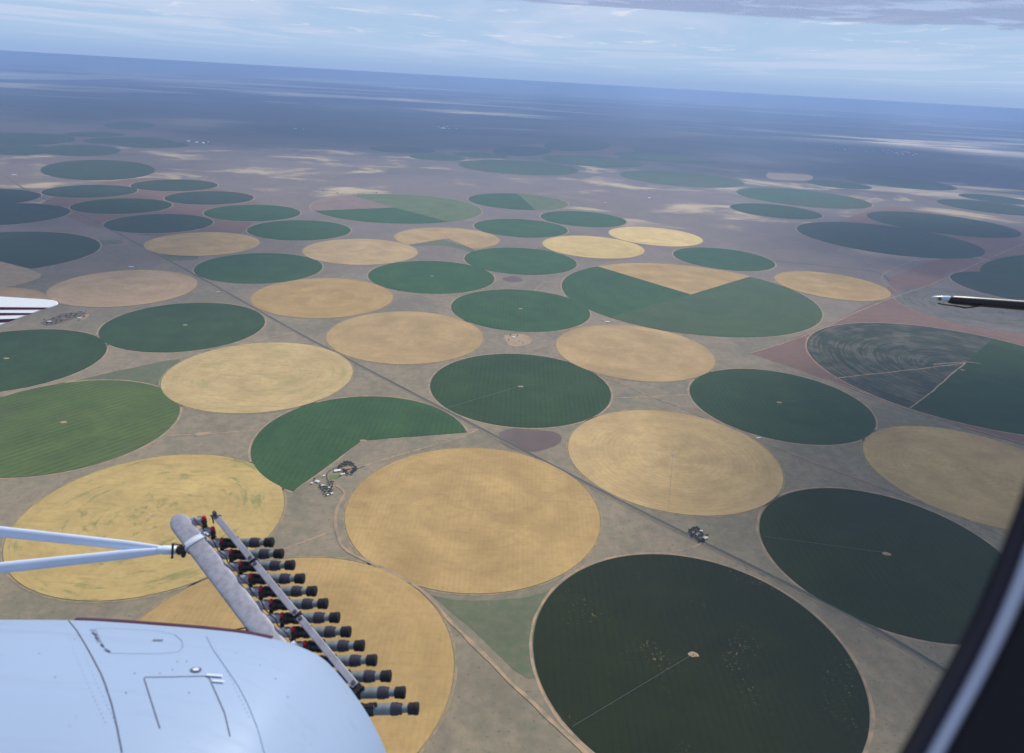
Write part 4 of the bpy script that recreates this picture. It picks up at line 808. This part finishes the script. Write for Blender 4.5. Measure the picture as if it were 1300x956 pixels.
# ------------------------------------------------------------------ sun, sky, clouds, air
EL_SUN = R(50); AZ = R(33)                     # sun ahead and to the right
SUN = Vector((math.sin(AZ)*math.cos(EL_SUN), math.cos(AZ)*math.cos(EL_SUN), math.sin(EL_SUN)))
ld = bpy.data.lights.new('sun', 'SUN'); lo = bpy.data.objects.new('sun', ld); col.objects.link(lo)
ld.energy = 4.5; ld.angle = R(1.2); ld.color = (1, .95, .87)
lo.rotation_euler = SUN.to_track_quat('Z', 'Y').to_euler(); lo.location = (0, 0, 3000)
w = bpy.data.worlds.new('World'); sc.world = w; w.use_nodes = True
t = NT(w.node_tree); bg = w.node_tree.nodes['Background']
sky = t.new('ShaderNodeTexSky'); sky.sky_type = 'NISHITA'; sky.sun_disc = False
sky.sun_elevation = EL_SUN; sky.sun_rotation = AZ; sky.altitude = 1350; sky.air_density = 1.0; sky.dust_density = 0.15; sky.ozone_density = 3.0
gen = t.new('ShaderNodeTexCoord').outputs['Generated']
x = t.xyz(gen)
# thin high cloud: a layer seen on its slant (direction divided by its height above the horizon)
zz = t.m('MAXIMUM', x[2], .012); pl = t.vec(t.m('DIVIDE', x[0], zz), t.m('DIVIDE', x[1], zz), 0.0)
n1 = t.noise(t.map(pl, (.22, .10, 1), .2), 1.0, 5, .55, .8); n2 = t.noise(t.map(pl, (.8, .45, 1), -.3, (7, 3, 0)), 1.0, 6, .66, .8)
veil = t.m('MULTIPLY', t.step(n1, .42, .62), t.step(x[2], .005, .05))
puff = t.m('MULTIPLY', t.step(n2, .56, .70), t.step(x[2], .03, .055))
base = t.mix(t.m('ADD', .30, t.m('MULTIPLY', t.m('SUBTRACT', 1.0, t.step(x[2], .03, .45)), .68)), sky.outputs[0], (5.7, 7.8, 10.9))
base = t.mix(t.m('SUBTRACT', 1.0, t.step(x[2], .0, .035)), base, (4.3, 6.2, 9.8))
c = t.mix(t.m('MULTIPLY', veil, .6), base, (8.2, 9.2, 11.6))
c = t.mix(t.m('MULTIPLY', puff, .5), c, (12, 12, 12.4))
t.put(bg.inputs['Color'], c); bg.inputs['Strength'].default_value = .075

# clouds: closed lumpy bodies with soft, broken edges
def cloud_mat(name, dens, scl, lo_, hi_, soft=.26, det=4):
    m, t, b = material(name); n = m.node_tree.nodes; n.remove(b); out = n['Material Output']
    o = t.obj(); g_ = t.new('ShaderNodeTexCoord').outputs['Generated']
    gx = t.xyz(g_)
    dx = t.m('SUBTRACT', gx[0], .5); dy = t.m('SUBTRACT', gx[1], .5)
    rr = t.m('POWER', t.m('ADD', t.m('MULTIPLY', dx, dx), t.m('MULTIPLY', dy, dy)), .5)
    edge = t.m('SUBTRACT', 1.0, t.step(rr, soft, .49))
    nn = t.noise(o, scl, det, .55, .3)
    al = t.m('MULTIPLY', t.m('MULTIPLY', t.step(nn, lo_, hi_), edge), dens)
    di = t.new('ShaderNodeBsdfDiffuse'); di.inputs[0].default_value = (.62, .70, .88, 1)
    tl = t.new('ShaderNodeBsdfTranslucent'); tl.inputs[0].default_value = (.48, .57, .80, 1)
    mx = t.new('ShaderNodeMixShader'); mx.inputs[0].default_value = .55; t.put(mx.inputs[1], di.outputs[0]); t.put(mx.inputs[2], tl.outputs[0])
    tr = t.new('ShaderNodeBsdfTransparent'); m2 = t.new('ShaderNodeMixShader'); t.put(m2.inputs[0], al); t.put(m2.inputs[1], tr.outputs[0]); t.put(m2.inputs[2], mx.outputs[0])
    t.put(out.inputs['Surface'], m2.outputs[0])
    return m
def cloud(cx, cy, cz, rx, ry, th, mat, label, seed):
    v = []; f = []; nr, ns = 14, 48; sd = Vector((seed*13.1, seed*7.7, 0))
    for side in (1, -1):
        for i in range(nr+1):
            u = i/nr
            for j in range(ns):
                a = 2*math.pi*j/ns; q = Vector((math.cos(a), math.sin(a), 0))
                wob = 1+.22*noise.noise(q*1.7+sd)
                h = math.sqrt(max(0, 1-u*u))*th*(1 if side > 0 else .35)*(1+.5*noise.noise(q*u*4+sd))
                v.append((cx+q.x*u*rx*wob, cy+q.y*u*ry*wob, cz+side*h))
        base = 0 if side > 0 else (nr+1)*ns
        for i in range(nr):
            for j in range(ns):
                a = base+i*ns+j; b = base+i*ns+(j+1) % ns
                f.append((a, a+ns, b+ns, b) if side > 0 else (a, b, b+ns, a+ns))
    o = mesh_obj('cloud', v, f, mat, None, (cx, cy, cz), smooth=True)
    return tag(o, label, 'cloud', None, 'stuff')
off_ = SUN/SUN.z
def shade(x, y, h, rx, ry, th, mat, lb, seed):      # a cloud whose shadow falls on (x, y)
    cloud(x+off_.x*h, y+off_.y*h, h, rx, ry, th, mat, lb, seed)
CM = cloud_mat('cloud_deck', .58, 1/7500, .34, .50, .42, 3); CR_ = cloud_mat('shade_cloud', .56, 1/1500, .12, .45, .26); CN = cloud_mat('thin_cloud', .46, 1/1500, .18, .5, .22)
shade(18000, 41500, 8200, 90000, 30500, 500, CM, 'broad grey cloud deck high over the far plain', 1)
shade(2700, 1900, 3800, 2350, 2400, 150, CR_, 'unseen cloud added to shade the lower right fields', 2)  # out of view, placed and thickened to dim these fields
shade(-4700, 5200, 4200, 3700, 3000, 160, CN, 'thin cloud high above the far left fields', 3)
shade(5200, 6500, 4200, 3600, 3000, 160, CN, 'thin cloud high above the far right fields', 4)

# the air itself
m = bpy.data.materials.new('haze'); m.use_nodes = True; nt = m.node_tree; nt.nodes.remove(nt.nodes['Principled BSDF'])
pv = nt.nodes.new('ShaderNodeVolumePrincipled'); pv.inputs['Color'].default_value = (.43, .63, 1.0, 1); pv.inputs['Density'].default_value = HAZE = 3.3e-5
pv.inputs['Anisotropy'].default_value = .3
nt.links.new(pv.outputs[0], nt.nodes['Material Output'].inputs['Volume'])
mb = MB(); B_ = 280000
mb.box((0, 0, (H+1.5-1)/2), Vector((1, 0, 0)), Vector((0, 1, 0)), Vector((0, 0, 1)), B_, B_, (H+1.5+1)/2)
hz = mb.build('haze', m, None); tag(hz, 'pale blue haze over the whole plain', 'haze', None, 'stuff')

for o in bpy.data.objects:
    if '_o' in o: del o['_o']
vs = sc.view_settings; vs.view_transform = 'Standard'; vs.look = 'None'; vs.gamma = 1; vs.use_curve_mapping = False; vs.exposure = 0
sc.cycles.max_bounces = 6; sc.cycles.transparent_max_bounces = 12; sc.cycles.volume_bounces = 2
